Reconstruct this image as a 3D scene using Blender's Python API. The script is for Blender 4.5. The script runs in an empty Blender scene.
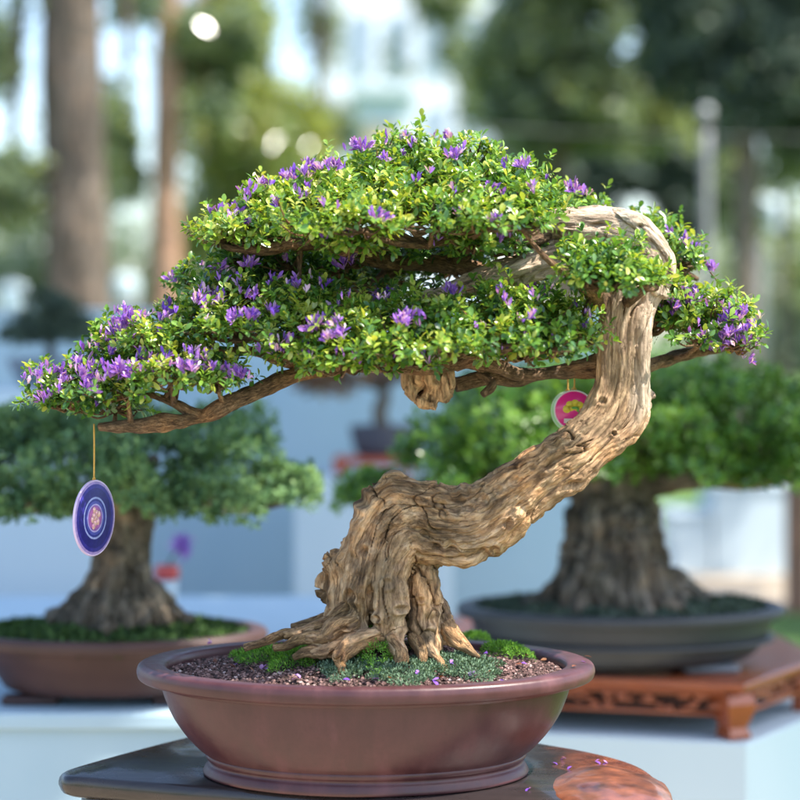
import bpy, math, random
import numpy as np
from mathutils import Vector

random.seed(7)
rng = np.random.default_rng(11)
C = bpy.context.scene.collection
SC = bpy.context.scene
R = math.radians

# ------------------------------------------------------------------ camera
CAMZ = 1.322
LENS = 85.0
K = 36.0 / LENS / 800.0            # metres per photo pixel per metre of distance
HOR = 340.0
D0 = 2.5                           # distance of the main tree
cam_d = bpy.data.cameras.new('camera')
cam = bpy.data.objects.new('camera', cam_d)
C.objects.link(cam)
cam.location = (0, 0, CAMZ)
cam.rotation_euler = (R(90), 0, 0)
cam_d.lens = LENS
cam_d.sensor_width = 36
cam_d.shift_y = -60.0 / 800.0
cam_d.clip_start = 0.05
cam_d.clip_end = 2000
cam_d.dof.use_dof = True
cam_d.dof.focus_distance = 2.46
cam_d.dof.aperture_fstop = 2.25
SC.camera = cam

# ------------------------------------------------------------------ light
SUN = Vector((0.50, -0.20, 0.84)).normalized()      # towards the sun
world = bpy.data.worlds.new('World')
SC.world = world
world.use_nodes = True
wn = world.node_tree.nodes
bg = wn.get('Background') or wn.new('ShaderNodeBackground')
sky = wn.new('ShaderNodeTexSky')
sky.sky_type = 'NISHITA'
sky.sun_disc = False
sky.sun_elevation = math.asin(SUN.z)
sky.sun_rotation = math.atan2(SUN.x, SUN.y)
sky.air_density = 1.0
sky.dust_density = 1.5
sky.ozone_density = 1.0
world.node_tree.links.new(sky.outputs[0], bg.inputs[0])
bg.inputs[1].default_value = 0.15
sun_d = bpy.data.lights.new('sun', 'SUN')
sun = bpy.data.objects.new('sun', sun_d)
C.objects.link(sun)
sun_d.energy = 4.2
sun_d.angle = R(0.53)
sun_d.color = (1.0, 0.93, 0.82)
sun.rotation_euler = SUN.to_track_quat('Z', 'Y').to_euler()
sun.location = (6, 2, 12)
SC.view_settings.view_transform = 'Standard'
SC.view_settings.look = 'None'
SC.view_settings.exposure = 1.5
SC.view_settings.gamma = 1.0
SC.view_settings.use_curve_mapping = False
SC.cycles.use_denoising = True
SC.cycles.max_bounces = 8
SC.cycles.sample_clamp_indirect = 6

# ------------------------------------------------------------------ helpers
def P(px, py, D=D0):
    """world point seen at photo pixel px, py at distance D along the view"""
    return np.array([(px - 400) * D * K, D, CAMZ - (py - HOR) * D * K])


def zat(py, D):
    return CAMZ - (py - HOR) * D * K


def new_mesh(name, v, loops, starts, totals, mat=None, attrs=None, smooth=True):
    me = bpy.data.meshes.new(name)
    v = np.asarray(v, dtype=np.float32)
    me.vertices.add(len(v))
    me.vertices.foreach_set('co', v.ravel())
    me.loops.add(len(loops))
    me.loops.foreach_set('vertex_index', np.asarray(loops, dtype=np.int32))
    me.polygons.add(len(starts))
    me.polygons.foreach_set('loop_start', np.asarray(starts, dtype=np.int32))
    me.polygons.foreach_set('loop_total', np.asarray(totals, dtype=np.int32))
    me.polygons.foreach_set('use_smooth', np.full(len(starts), smooth, dtype=bool))
    if attrs:
        for k, a in attrs.items():
            a = np.asarray(a, dtype=np.float32)
            if a.ndim == 1:
                at = me.attributes.new(k, 'FLOAT', 'POINT')
                at.data.foreach_set('value', a)
            else:
                at = me.attributes.new(k, 'FLOAT_VECTOR', 'POINT')
                at.data.foreach_set('vector', a.ravel())
    me.update(calc_edges=True)
    me.validate()
    if mat:
        me.materials.append(mat)
    return me


class MB:
    """collects polygons and links them as one mesh object"""

    def __init__(self):
        self.v, self.l, self.t, self.at = [], [], [], {}
        self.n = 0

    def add(self, v, faces, **attrs):
        v = np.asarray(v, dtype=float)
        for f in faces:
            self.l.extend([i + self.n for i in f])
            self.t.append(len(f))
        self.v.append(v)
        for k, a in attrs.items():
            self.at.setdefault(k, []).append(np.asarray(a, dtype=float))
        self.n += len(v)

    def mesh(self, name, mat, smooth=True):
        tot = np.array(self.t, dtype=np.int32)
        st = np.concatenate([[0], np.cumsum(tot)[:-1]])
        at = {k: np.concatenate(a) for k, a in self.at.items()}
        return new_mesh(name, np.concatenate(self.v), self.l, st, tot, mat, at, smooth)

    def build(self, name, mat, parent=None, smooth=True):
        return link(name, self.mesh(name, mat, smooth), parent)


def link(name, me, parent=None):
    o = bpy.data.objects.new(name, me)
    C.objects.link(o)
    if parent is not None:
        o.parent = parent
        o.matrix_parent_inverse = parent.matrix_basis.inverted()
    return o


def tag(o, label=None, cat=None, group=None, kind=None):
    if label: o['label'] = label
    if cat: o['category'] = cat
    if group: o['group'] = group
    if kind: o['kind'] = kind
    return o


def empty(name, loc, label, cat, group=None):
    o = bpy.data.objects.new(name, None)
    C.objects.link(o)
    o.location = tuple(float(a) for a in loc)
    o.empty_display_size = 0.1
    return tag(o, label, cat, group)


def norm(a):
    a = np.asarray(a, dtype=float)
    return a / np.maximum(np.linalg.norm(a, axis=-1, keepdims=True), 1e-9)


# numpy value noise -----------------------------------------------------
def _hash(ix, iy, iz, seed):
    h = (ix * 374761393 + iy * 668265263 + iz * 1440662683 + seed * 974711) & 0xffffffff
    h = ((h ^ (h >> 13)) * 1274126177) & 0xffffffff
    h = (h ^ (h >> 16)) & 0xffffffff
    return h / 4294967295.0


def vnoise(p, seed=0):
    p = np.asarray(p, dtype=float)
    i = np.floor(p).astype(np.int64)
    f = p - i
    f = f * f * f * (f * (f * 6 - 15) + 10)
    r = 0
    for dx in (0, 1):
        for dy in (0, 1):
            for dz in (0, 1):
                w = (f[:, 0] if dx else 1 - f[:, 0]) * (f[:, 1] if dy else 1 - f[:, 1]) * (f[:, 2] if dz else 1 - f[:, 2])
                r = r + w * _hash(i[:, 0] + dx, i[:, 1] + dy, i[:, 2] + dz, seed)
    return r * 2 - 1


def fbm(p, oct=3, seed=0):
    r, a = 0, 1.0
    p = np.asarray(p, dtype=float)
    for o in range(oct):
        r = r + a * vnoise(p * (2 ** o) + 17.3 * o, seed + o)
        a *= 0.5
    return r


# curves / tubes ----------------------------------------------------------
def catmull(pts, per=8):
    pts = np.asarray(pts, dtype=float)
    if len(pts) < 3:
        t = np.linspace(0, 1, per + 1)[:, None]
        return pts[0] * (1 - t) + pts[-1] * t
    a = np.vstack([2 * pts[0] - pts[1], pts, 2 * pts[-1] - pts[-2]])
    out = []
    for i in range(1, len(a) - 2):
        p0, p1, p2, p3 = a[i - 1], a[i], a[i + 1], a[i + 2]
        for t in np.linspace(0, 1, per, endpoint=False):
            out.append(0.5 * ((2 * p1) + (-p0 + p2) * t + (2 * p0 - 5 * p1 + 4 * p2 - p3) * t * t + (-p0 + 3 * p1 - 3 * p2 + p3) * t ** 3))
    out.append(a[-2])
    return np.array(out)


def frames(path):
    t = norm(np.gradient(path, axis=0))
    n = np.zeros_like(t)
    ref = np.array([0, 1.0, 0]) if abs(t[0][1]) < 0.9 else np.array([1.0, 0, 0])
    n[0] = norm(np.cross(t[0], ref))
    for i in range(1, len(t)):
        v = n[i - 1] - t[i] * np.dot(n[i - 1], t[i])
        n[i] = norm(v)
    b = np.cross(t, n)
    s = np.concatenate([[0], np.cumsum(np.linalg.norm(np.diff(path, axis=0), axis=1))])
    return t, n, b, s


def tube(mb, pts, rad, per=8, sides=12, rough=0.0, seed=0, cap=True, freq=60.0, fib=True):
    """pts (n,3) control points, rad (n) radii"""
    pr = catmull(np.hstack([np.asarray(pts, float), np.asarray(rad, float)[:, None]]), per)
    path, r = pr[:, :3], np.maximum(pr[:, 3], 1e-4)
    t, n, b, s = frames(path)
    th = np.linspace(0, 2 * math.pi, sides, endpoint=False)
    ca, sa = np.cos(th), np.sin(th)
    m = len(path)
    off = n[:, None, :] * ca[None, :, None] + b[:, None, :] * sa[None, :, None]
    rr = np.repeat(r[:, None], sides, 1)
    fb = np.stack([ca[None, :] * rr, sa[None, :] * rr, np.repeat(s[:, None], sides, 1)], -1).reshape(-1, 3)
    fb[:, 0] += seed * 0.137
    if rough:
        q = fb * np.array([freq, freq, freq * 0.35])
        d = fbm(q, 3, seed).reshape(m, sides)
        rr = rr * (1 + rough * d)
    v = (path[:, None, :] + off * rr[:, :, None]).reshape(-1, 3)
    faces = []
    for i in range(m - 1):
        for j in range(sides):
            k = (j + 1) % sides
            faces.append((i * sides + j, i * sides + k, (i + 1) * sides + k, (i + 1) * sides + j))
    if cap:
        v = np.vstack([v, path[0] - t[0] * r[0] * 0.3, path[-1] + t[-1] * r[-1] * 0.4])
        fb = np.vstack([fb, [[0, 0, s[0]], [0, 0, s[-1]]]])
        a, z = m * sides, m * sides + 1
        for j in range(sides):
            k = (j + 1) % sides
            faces.append((k, j, a))
            faces.append(((m - 1) * sides + j, (m - 1) * sides + k, z))
    if fib:
        mb.add(v, faces, fib=fb)
    else:
        mb.add(v, faces)
    return path


def lathe(mb, prof, center, ax=1.0, ay=1.0, seg=96, close_top=False, close_bot=False, power=2.0, rotz=0.0):
    """prof [(r, z)], elliptical with scale ax, ay"""
    th = np.linspace(0, 2 * math.pi, seg, endpoint=False)
    c, s = np.cos(th), np.sin(th)
    c = np.sign(c) * np.abs(c) ** (2 / power)
    s = np.sign(s) * np.abs(s) ** (2 / power)
    cr, sr = math.cos(rotz), math.sin(rotz)
    v = []
    for r, z in prof:
        x, y = c * r * ax, s * r * ay
        v.append(np.stack([center[0] + x * cr - y * sr, center[1] + x * sr + y * cr, np.full(seg, center[2] + z)], -1))
    v = np.concatenate(v)
    f = []
    m = len(prof)
    for i in range(m - 1):
        for j in range(seg):
            k = (j + 1) % seg
            f.append((i * seg + j, i * seg + k, (i + 1) * seg + k, (i + 1) * seg + j))
    if close_bot: f.append(tuple(reversed(range(seg))))
    if close_top: f.append(tuple((m - 1) * seg + j for j in range(seg)))
    mb.add(v, f)


def rounded(prof, n=5, rad=0.3):
    """round off the corners of a profile polyline"""
    p = [np.array(q, float) for q in prof]
    out = [p[0]]
    for i in range(1, len(p) - 1):
        a, b, c = p[i - 1], p[i], p[i + 1]
        q0, q1 = b + (a - b) * rad, b + (c - b) * rad
        for t in np.linspace(0, 1, n):
            out.append((1 - t) ** 2 * q0 + 2 * t * (1 - t) * b + t * t * q1)
    out.append(p[-1])
    return [tuple(q) for q in out]


def box(mb, lo, hi, rotz=0.0, c=None, bevel=0.0):
    lo, hi = np.array(lo, float), np.array(hi, float)
    if bevel <= 0:
        v = np.array([[x, y, z] for z in (lo[2], hi[2]) for y in (lo[1], hi[1]) for x in (lo[0], hi[0])])
        f = [(0, 2, 3, 1), (4, 5, 7, 6), (0, 1, 5, 4), (2, 6, 7, 3), (0, 4, 6, 2), (1, 3, 7, 5)]
    else:
        b = bevel
        rings = []
        for (ins, z) in ((b, lo[2]), (0.3 * b, lo[2] + 0.3 * b), (0, lo[2] + b), (0, hi[2] - b), (0.3 * b, hi[2] - 0.3 * b), (b, hi[2])):
            x0, x1, y0, y1 = lo[0] + ins, hi[0] - ins, lo[1] + ins, hi[1] - ins
            q = b
            pts = []
            for (cx, cy, a0) in ((x1 - q, y1 - q, 0), (x0 + q, y1 - q, 90), (x0 + q, y0 + q, 180), (x1 - q, y0 + q, 270)):
                for a in (0, 45, 90):
                    pts.append((cx + q * math.cos(R(a0 + a)), cy + q * math.sin(R(a0 + a)), z))
            rings.append(pts)
        n = 12
        v = np.array([p for r in rings for p in r])
        f = []
        for i in range(len(rings) - 1):
            for j in range(n):
                k = (j + 1) % n
                f.append((i * n + j, i * n + k, (i + 1) * n + k, (i + 1) * n + j))
        f.append(tuple(reversed(range(n))))
        f.append(tuple((len(rings) - 1) * n + j for j in range(n)))
    if rotz:
        c = np.array(c if c is not None else (lo + hi) / 2, float)
        d = v - c
        cr, sr = math.cos(rotz), math.sin(rotz)
        v = np.stack([c[0] + d[:, 0] * cr - d[:, 1] * sr, c[1] + d[:, 0] * sr + d[:, 1] * cr, v[:, 2]], -1)
    mb.add(v, f)


# ------------------------------------------------------------------ materials
def nt(name):
    m = bpy.data.materials.new(name)
    m.use_nodes = True
    t = m.node_tree
    t.nodes.clear()
    out = t.nodes.new('ShaderNodeOutputMaterial')
    return m, t, out


def ramp(t, stops, src=None):
    r = t.nodes.new('ShaderNodeValToRGB')
    e = r.color_ramp.elements
    while len(e) > 1: e.remove(e[-1])
    e[0].position = stops[0][0]
    e[0].color = (*stops[0][1], 1)
    for p, c in stops[1:]:
        q = e.new(p)
        q.color = (*c, 1)
    if src is not None: t.links.new(src, r.inputs[0])
    return r


def noise(t, vec, scale, detail=4, rough=0.55, dist=0.0):
    n = t.nodes.new('ShaderNodeTexNoise')
    n.inputs['Scale'].default_value = scale
    n.inputs['Detail'].default_value = detail
    n.inputs['Roughness'].default_value = rough
    n.inputs['Distortion'].default_value = dist
    if vec is not None: t.links.new(vec, n.inputs['Vector'])
    return n


def mapping(t, vec, scale):
    m = t.nodes.new('ShaderNodeMapping')
    m.inputs['Scale'].default_value = scale
    t.links.new(vec, m.inputs['Vector'])
    return m.outputs[0]


def mixc(t, fac, a, b, mode='MIX'):
    m = t.nodes.new('ShaderNodeMix')
    m.data_type = 'RGBA'
    m.blend_type = mode
    if isinstance(fac, (int, float)): m.inputs[0].default_value = fac
    else: t.links.new(fac, m.inputs[0])
    for i, x in ((6, a), (7, b)):
        if isinstance(x, tuple): m.inputs[i].default_value = (*x, 1)
        else: t.links.new(x, m.inputs[i])
    return m.outputs[2]


def bump(t, h, strength, dist=0.01, nrm=None):
    b = t.nodes.new('ShaderNodeBump')
    b.inputs['Strength'].default_value = strength
    b.inputs['Distance'].default_value = dist
    t.links.new(h, b.inputs['Height'])
    if nrm is not None: t.links.new(nrm, b.inputs['Normal'])
    return b.outputs[0]


def principled(t, out, rough=0.6, spec=0.5, metal=0.0, coat=0.0):
    p = t.nodes.new('ShaderNodeBsdfPrincipled')
    p.inputs['Roughness'].default_value = rough
    p.inputs['Specular IOR Level'].default_value = spec
    p.inputs['Metallic'].default_value = metal
    p.inputs['Coat Weight'].default_value = coat
    t.links.new(p.outputs[0], out.inputs[0])
    return p


def simple(name, c1, c2, scale=8.0, rough=0.6, spec=0.4, bumps=0.0, bscale=60.0, coat=0.0, metal=0.0, stretch=None, detail=5):
    m, t, out = nt(name)
    tc = t.nodes.new('ShaderNodeTexCoord')
    vec = tc.outputs['Object']
    if stretch: vec = mapping(t, vec, stretch)
    n = noise(t, vec, scale, detail)
    r = ramp(t, [(0.3, c1), (0.7, c2)], n.outputs[0])
    p = principled(t, out, rough, spec, metal, coat)
    t.links.new(r.outputs[0], p.inputs['Base Color'])
    if bumps:
        n2 = noise(t, vec, bscale, 6)
        t.links.new(bump(t, n2.outputs[0], bumps, 0.004), p.inputs['Normal'])
    return m


def bark(name, cols, grey=None, fs=(110, 110, 27), bstr=0.8):
    m, t, out = nt(name)
    at = t.nodes.new('ShaderNodeAttribute')
    at.attribute_name = 'fib'
    v = at.outputs['Vector']
    tc = t.nodes.new('ShaderNodeTexCoord')
    n1 = noise(t, mapping(t, v, fs), 1.0, 6, 0.65, 0.6)
    n2 = noise(t, mapping(t, v, tuple(a * 3.2 for a in fs)), 1.0, 5, 0.7)
    n3 = noise(t, tc.outputs['Object'], 22.0, 4, 0.6)
    r = ramp(t, [(0.29, cols[0]), (0.40, cols[1]), (0.54, cols[2]), (0.70, cols[3])], n1.outputs[0])
    r2 = ramp(t, [(0.35, (0.55, 0.48, 0.40)), (0.55, (1.12, 1.08, 1.02))], n2.outputs[0])
    c = mixc(t, 0.8, r.outputs[0], r2.outputs[0], 'MULTIPLY')
    r3 = ramp(t, [(0.35, (0.72, 0.66, 0.6)), (0.65, (1.12, 1.0, 0.9))], n3.outputs[0])
    c = mixc(t, 0.9, c, r3.outputs[0], 'MULTIPLY')
    n4 = noise(t, tc.outputs['Object'], 11.0, 5, 0.65)
    r4 = ramp(t, [(0.36, (0.62, 0.62, 0.55)), (0.5, (1, 1, 1)), (0.66, (1.18, 1.0, 0.80))], n4.outputs[0])
    c = mixc(t, 1.0, c, r4.outputs[0], 'MULTIPLY')
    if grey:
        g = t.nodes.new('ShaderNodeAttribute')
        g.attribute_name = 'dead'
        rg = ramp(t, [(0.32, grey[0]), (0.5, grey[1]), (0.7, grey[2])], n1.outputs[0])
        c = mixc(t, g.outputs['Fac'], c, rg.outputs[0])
    p = principled(t, out, 0.72, 0.35)
    t.links.new(c, p.inputs['Base Color'])
    vo = t.nodes.new('ShaderNodeTexVoronoi')
    vo.feature = 'DISTANCE_TO_EDGE'
    vo.inputs['Scale'].default_value = 1.0
    ad = t.nodes.new('ShaderNodeVectorMath')
    ad.operation = 'ADD'
    t.links.new(mapping(t, v, tuple(a * 1.5 for a in fs)), ad.inputs[0])
    t.links.new(n2.outputs['Color'], ad.inputs[1])
    t.links.new(ad.outputs[0], vo.inputs['Vector'])
    cr = ramp(t, [(0.0, (0, 0, 0)), (0.10, (0.75, 0.75, 0.75)), (0.4, (1, 1, 1))], vo.outputs['Distance'])
    b0 = bump(t, cr.outputs[0], min(1.0, bstr * 1.1), 0.004)
    b1 = bump(t, n1.outputs[0], bstr, 0.006, b0)
    b2 = bump(t, n2.outputs[0], min(1.0, bstr * 1.2), 0.003, b1)
    t.links.new(b2, p.inputs['Normal'])
    return m


def leafmat(name, stops, transl=0.35, rough=0.4, spec=0.5, tcol=1.6):
    m, t, out = nt(name)
    at = t.nodes.new('ShaderNodeAttribute')
    at.attribute_name = 'tint'
    r = ramp(t, stops, at.outputs['Fac'])
    p = t.nodes.new('ShaderNodeBsdfPrincipled')
    p.inputs['Roughness'].default_value = rough
    p.inputs['Specular IOR Level'].default_value = spec
    t.links.new(r.outputs[0], p.inputs['Base Color'])
    tr = t.nodes.new('ShaderNodeBsdfTranslucent')
    c = mixc(t, 1.0, r.outputs[0], (1.25 * tcol, 1.1 * tcol, 0.45 * tcol), 'MULTIPLY')
    t.links.new(c, tr.inputs[0])
    mx = t.nodes.new('ShaderNodeMixShader')
    mx.inputs[0].default_value = transl
    t.links.new(p.outputs[0], mx.inputs[1])
    t.links.new(tr.outputs[0], mx.inputs[2])
    t.links.new(mx.outputs[0], out.inputs[0])
    return m


M = {}
M['bark'] = bark('tan_bark', [(0.055, 0.036, 0.022), (0.255, 0.17, 0.10), (0.50, 0.365, 0.23), (0.71, 0.57, 0.41)],
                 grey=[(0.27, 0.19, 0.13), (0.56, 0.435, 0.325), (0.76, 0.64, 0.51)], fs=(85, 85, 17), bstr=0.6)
M['twig'] = bark('brown_twig_bark', [(0.05, 0.034, 0.024), (0.17, 0.115, 0.075), (0.33, 0.235, 0.155), (0.52, 0.39, 0.27)], fs=(200, 200, 60), bstr=1.0)
M['root'] = bark('root_bark', [(0.08, 0.05, 0.028), (0.28, 0.18, 0.10), (0.50, 0.35, 0.20), (0.66, 0.48, 0.30)], fs=(160, 160, 40))
M['dark_bark'] = bark('dark_bark', [(0.03, 0.03, 0.029), (0.095, 0.093, 0.088), (0.19, 0.187, 0.178), (0.31, 0.305, 0.29)], fs=(40, 40, 8))
M['park_bark'] = bark('park_bark', [(0.04, 0.038, 0.038), (0.085, 0.08, 0.078), (0.13, 0.122, 0.118), (0.19, 0.18, 0.174)], fs=(12, 12, 2))
M['pink_bark'] = bark('pink_bark', [(0.16, 0.11, 0.09), (0.30, 0.21, 0.17), (0.42, 0.30, 0.25), (0.50, 0.38, 0.31)], fs=(12, 12, 2))
M['leaf'] = leafmat('bonsai_leaf', [(0.0, (0.03, 0.085, 0.03)), (0.3, (0.065, 0.17, 0.035)), (0.6, (0.14, 0.28, 0.04)), (0.85, (0.26, 0.38, 0.045)), (1.0, (0.40, 0.45, 0.09))], 0.30, 0.28, 0.7, 1.4)
M['juniper'] = leafmat('juniper_leaf', [(0, (0.03, 0.08, 0.04)), (0.5, (0.085, 0.185, 0.085)), (1, (0.21, 0.34, 0.13))], 0.25, 0.5, 0.3, 1.2)
M['bright'] = leafmat('bright_leaf', [(0, (0.03, 0.09, 0.02)), (0.5, (0.08, 0.20, 0.035)), (1, (0.20, 0.36, 0.06))], 0.3, 0.28, 0.5, 1.4)
M['park'] = leafmat('park_leaf', [(0, (0.10, 0.155, 0.10)), (0.5, (0.17, 0.235, 0.15)), (1, (0.27, 0.33, 0.19))], 0.5, 0.13, 1.0, 1.35)
M['yellow'] = leafmat('yellow_leaf', [(0, (0.10, 0.17, 0.05)), (0.5, (0.19, 0.26, 0.07)), (1, (0.36, 0.34, 0.14))], 0.45, 0.13, 1.0, 1.4)
M['ever'] = leafmat('evergreen_leaf', [(0, (0.035, 0.06, 0.048)), (0.5, (0.065, 0.10, 0.078)), (1, (0.11, 0.15, 0.105))], 0.25, 0.55, 0.3, 1.0)
M['rust'] = leafmat('rust_leaf', [(0, (0.14, 0.05, 0.03)), (0.5, (0.24, 0.09, 0.05)), (1, (0.2, 0.16, 0.05))], 0.3, 0.5, 0.3, 1.0)
M['dark_moss'] = leafmat('dark_moss_leaf', [(0, (0.025, 0.055, 0.02)), (0.5, (0.055, 0.11, 0.035)), (1, (0.10, 0.18, 0.05))], 0.2, 0.6, 0.2, 1.1)
M['moss'] = leafmat('moss_leaf', [(0, (0.05, 0.14, 0.02)), (0.5, (0.12, 0.29, 0.035)), (1, (0.24, 0.44, 0.06))], 0.25, 0.6, 0.2, 1.2)
M['sedum'] = leafmat('grey_moss_leaf', [(0, (0.05, 0.09, 0.05)), (0.5, (0.10, 0.17, 0.10)), (1, (0.18, 0.27, 0.17))], 0.15, 0.6, 0.3, 1.0)
M['petal'] = leafmat('purple_petal', [(0, (0.16, 0.065, 0.52)), (0.4, (0.31, 0.13, 0.70)), (0.75, (0.48, 0.25, 0.80)), (1, (0.78, 0.58, 0.88))], 0.4, 0.5, 0.2, 0.95)
def clay_mat():
    m, t, out = nt('brown_clay')
    tc = t.nodes.new('ShaderNodeTexCoord')
    v = tc.outputs['Object']
    n1 = noise(t, v, 7, 5, 0.6)
    n2 = noise(t, mapping(t, v, (26, 26, 5)), 1.0, 4, 0.6)
    n3 = noise(t, v, 260, 3, 0.7)
    r1 = ramp(t, [(0.32, (0.058, 0.020, 0.023)), (0.68, (0.090, 0.034, 0.037))], n1.outputs[0])
    r2 = ramp(t, [(0.36, (0.72, 0.72, 0.76)), (0.56, (1.0, 1.0, 1.0)), (0.70, (1.45, 1.5, 1.55))], n2.outputs[0])
    c = mixc(t, 0.8, r1.outputs[0], r2.outputs[0], 'MULTIPLY')
    r3 = ramp(t, [(0.30, (0.7, 0.7, 0.7)), (0.45, (1, 1, 1)), (0.70, (1, 1, 1)), (0.78, (1.8, 1.8, 1.8))], n3.outputs[0])
    c = mixc(t, 0.5, c, r3.outputs[0], 'MULTIPLY')
    p = principled(t, out, 0.36, 0.45)
    t.links.new(c, p.inputs['Base Color'])
    rr = ramp(t, [(0.35, (0.30, 0.30, 0.30)), (0.7, (0.52, 0.52, 0.52))], n2.outputs[0])
    t.links.new(rr.outputs[0], p.inputs['Roughness'])
    b = bump(t, n1.outputs[0], 0.25, 0.006)
    t.links.new(bump(t, n3.outputs[0], 0.10, 0.001, b), p.inputs['Normal'])
    return m


M['clay'] = clay_mat()
M['clay_dark'] = simple('dark_brown_clay', (0.048, 0.024, 0.022), (0.07, 0.036, 0.033), 10, 0.5, 0.4, 0.1, 120)
M['grey_clay'] = simple('grey_clay', (0.026, 0.029, 0.036), (0.04, 0.044, 0.052), 10, 0.5, 0.45, 0.1, 120)
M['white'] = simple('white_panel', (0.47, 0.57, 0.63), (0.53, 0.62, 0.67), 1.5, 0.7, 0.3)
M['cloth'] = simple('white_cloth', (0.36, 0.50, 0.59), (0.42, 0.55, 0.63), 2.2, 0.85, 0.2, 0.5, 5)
M['white_metal'] = simple('white_metal', (0.19, 0.20, 0.21), (0.24, 0.25, 0.26), 4, 0.5, 0.5)
def rosewood_mat():
    m, t, out = nt('dark_rosewood')
    tc = t.nodes.new('ShaderNodeTexCoord')
    v = tc.outputs['Object']
    n1 = noise(t, mapping(t, v, (5, 60, 60)), 1.0, 6, 0.6, 0.8)
    n2 = noise(t, v, 30, 5, 0.65, 0.5)
    dark = ramp(t, [(0.3, (0.012, 0.010, 0.011)), (0.7, (0.034, 0.025, 0.024))], n1.outputs[0])
    red = ramp(t, [(0.3, (0.06, 0.018, 0.013)), (0.55, (0.17, 0.05, 0.026)), (0.75, (0.28, 0.10, 0.05))], n2.outputs[0])
    sx = t.nodes.new('ShaderNodeSeparateXYZ')
    t.links.new(v, sx.inputs[0])
    ad = t.nodes.new('ShaderNodeMath')
    ad.operation = 'MULTIPLY_ADD'
    ad.inputs[1].default_value = 0.10
    t.links.new(n2.outputs[0], ad.inputs[0])
    t.links.new(sx.outputs[0], ad.inputs[2])
    f = ramp(t, [(0.255, (0, 0, 0)), (0.325, (1, 1, 1))], ad.outputs[0])
    c = mixc(t, f.outputs[0], dark.outputs[0], red.outputs[0])
    p = principled(t, out, 0.24, 0.5, 0.0, 0.25)
    t.links.new(c, p.inputs['Base Color'])
    rr = ramp(t, [(0.3, (0.2, 0.2, 0.2)), (0.7, (0.42, 0.42, 0.42))], noise(t, v, 14, 6, 0.7).outputs[0])
    t.links.new(rr.outputs[0], p.inputs['Roughness'])
    t.links.new(bump(t, n1.outputs[0], 0.12, 0.003), p.inputs['Normal'])
    return m


M['rosewood'] = rosewood_mat()
M['burl'] = simple('red_burl', (0.05, 0.016, 0.012), (0.26, 0.085, 0.042), 30, 0.28, 0.5, 0.12, 90, coat=0.2)
M['redwood'] = simple('red_carved_wood', (0.22, 0.05, 0.018), (0.32, 0.085, 0.03), 6, 0.35, 0.5, 0.1, 40, coat=0.2, stretch=(1, 8, 8))
M['hole_shade'] = simple('painted_hole_shade', (0.05, 0.018, 0.012), (0.07, 0.025, 0.016), 6, 0.6, 0.3)
M['post'] = simple('brown_post_wood', (0.20, 0.10, 0.07), (0.27, 0.15, 0.10), 6, 0.6, 0.3, stretch=(6, 6, 1))
M['orange'] = simple('orange_red_lacquer', (0.42, 0.075, 0.03), (0.52, 0.11, 0.045), 6, 0.35, 0.5)
M['soil'] = simple('dark_soil', (0.03, 0.02, 0.016), (0.07, 0.045, 0.038), 90, 0.9, 0.2, 0.6, 300)
M['gold'] = simple('gold_cord', (0.45, 0.25, 0.05), (0.60, 0.36, 0.08), 600, 0.6, 0.3)
M['dark'] = simple('black_metal', (0.02, 0.02, 0.022), (0.03, 0.03, 0.032), 5, 0.4, 0.5)
M['red'] = simple('red_glaze', (0.45, 0.05, 0.05), (0.5, 0.07, 0.06), 5, 0.35, 0.5)


def soil_grain_mat():
    m, t, out = nt('lava_grain')
    at = t.nodes.new('ShaderNodeAttribute')
    at.attribute_name = 'tint'
    r = ramp(t, [(0, (0.035, 0.022, 0.02)), (0.4, (0.09, 0.05, 0.045)), (0.75, (0.17, 0.10, 0.09)), (0.93, (0.25, 0.16, 0.14)), (1, (0.42, 0.34, 0.32))], at.outputs['Fac'])
    p = principled(t, out, 0.85, 0.25)
    t.links.new(r.outputs[0], p.inputs['Base Color'])
    return m


M['grain'] = soil_grain_mat()

# ------------------------------------------------------------------ leaf clouds
LEAF_ST = np.array([[0.0, 0.0], [0.28, 0.30], [0.62, 0.50], [0.88, 0.30], [1.0, 0.0]])


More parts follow.
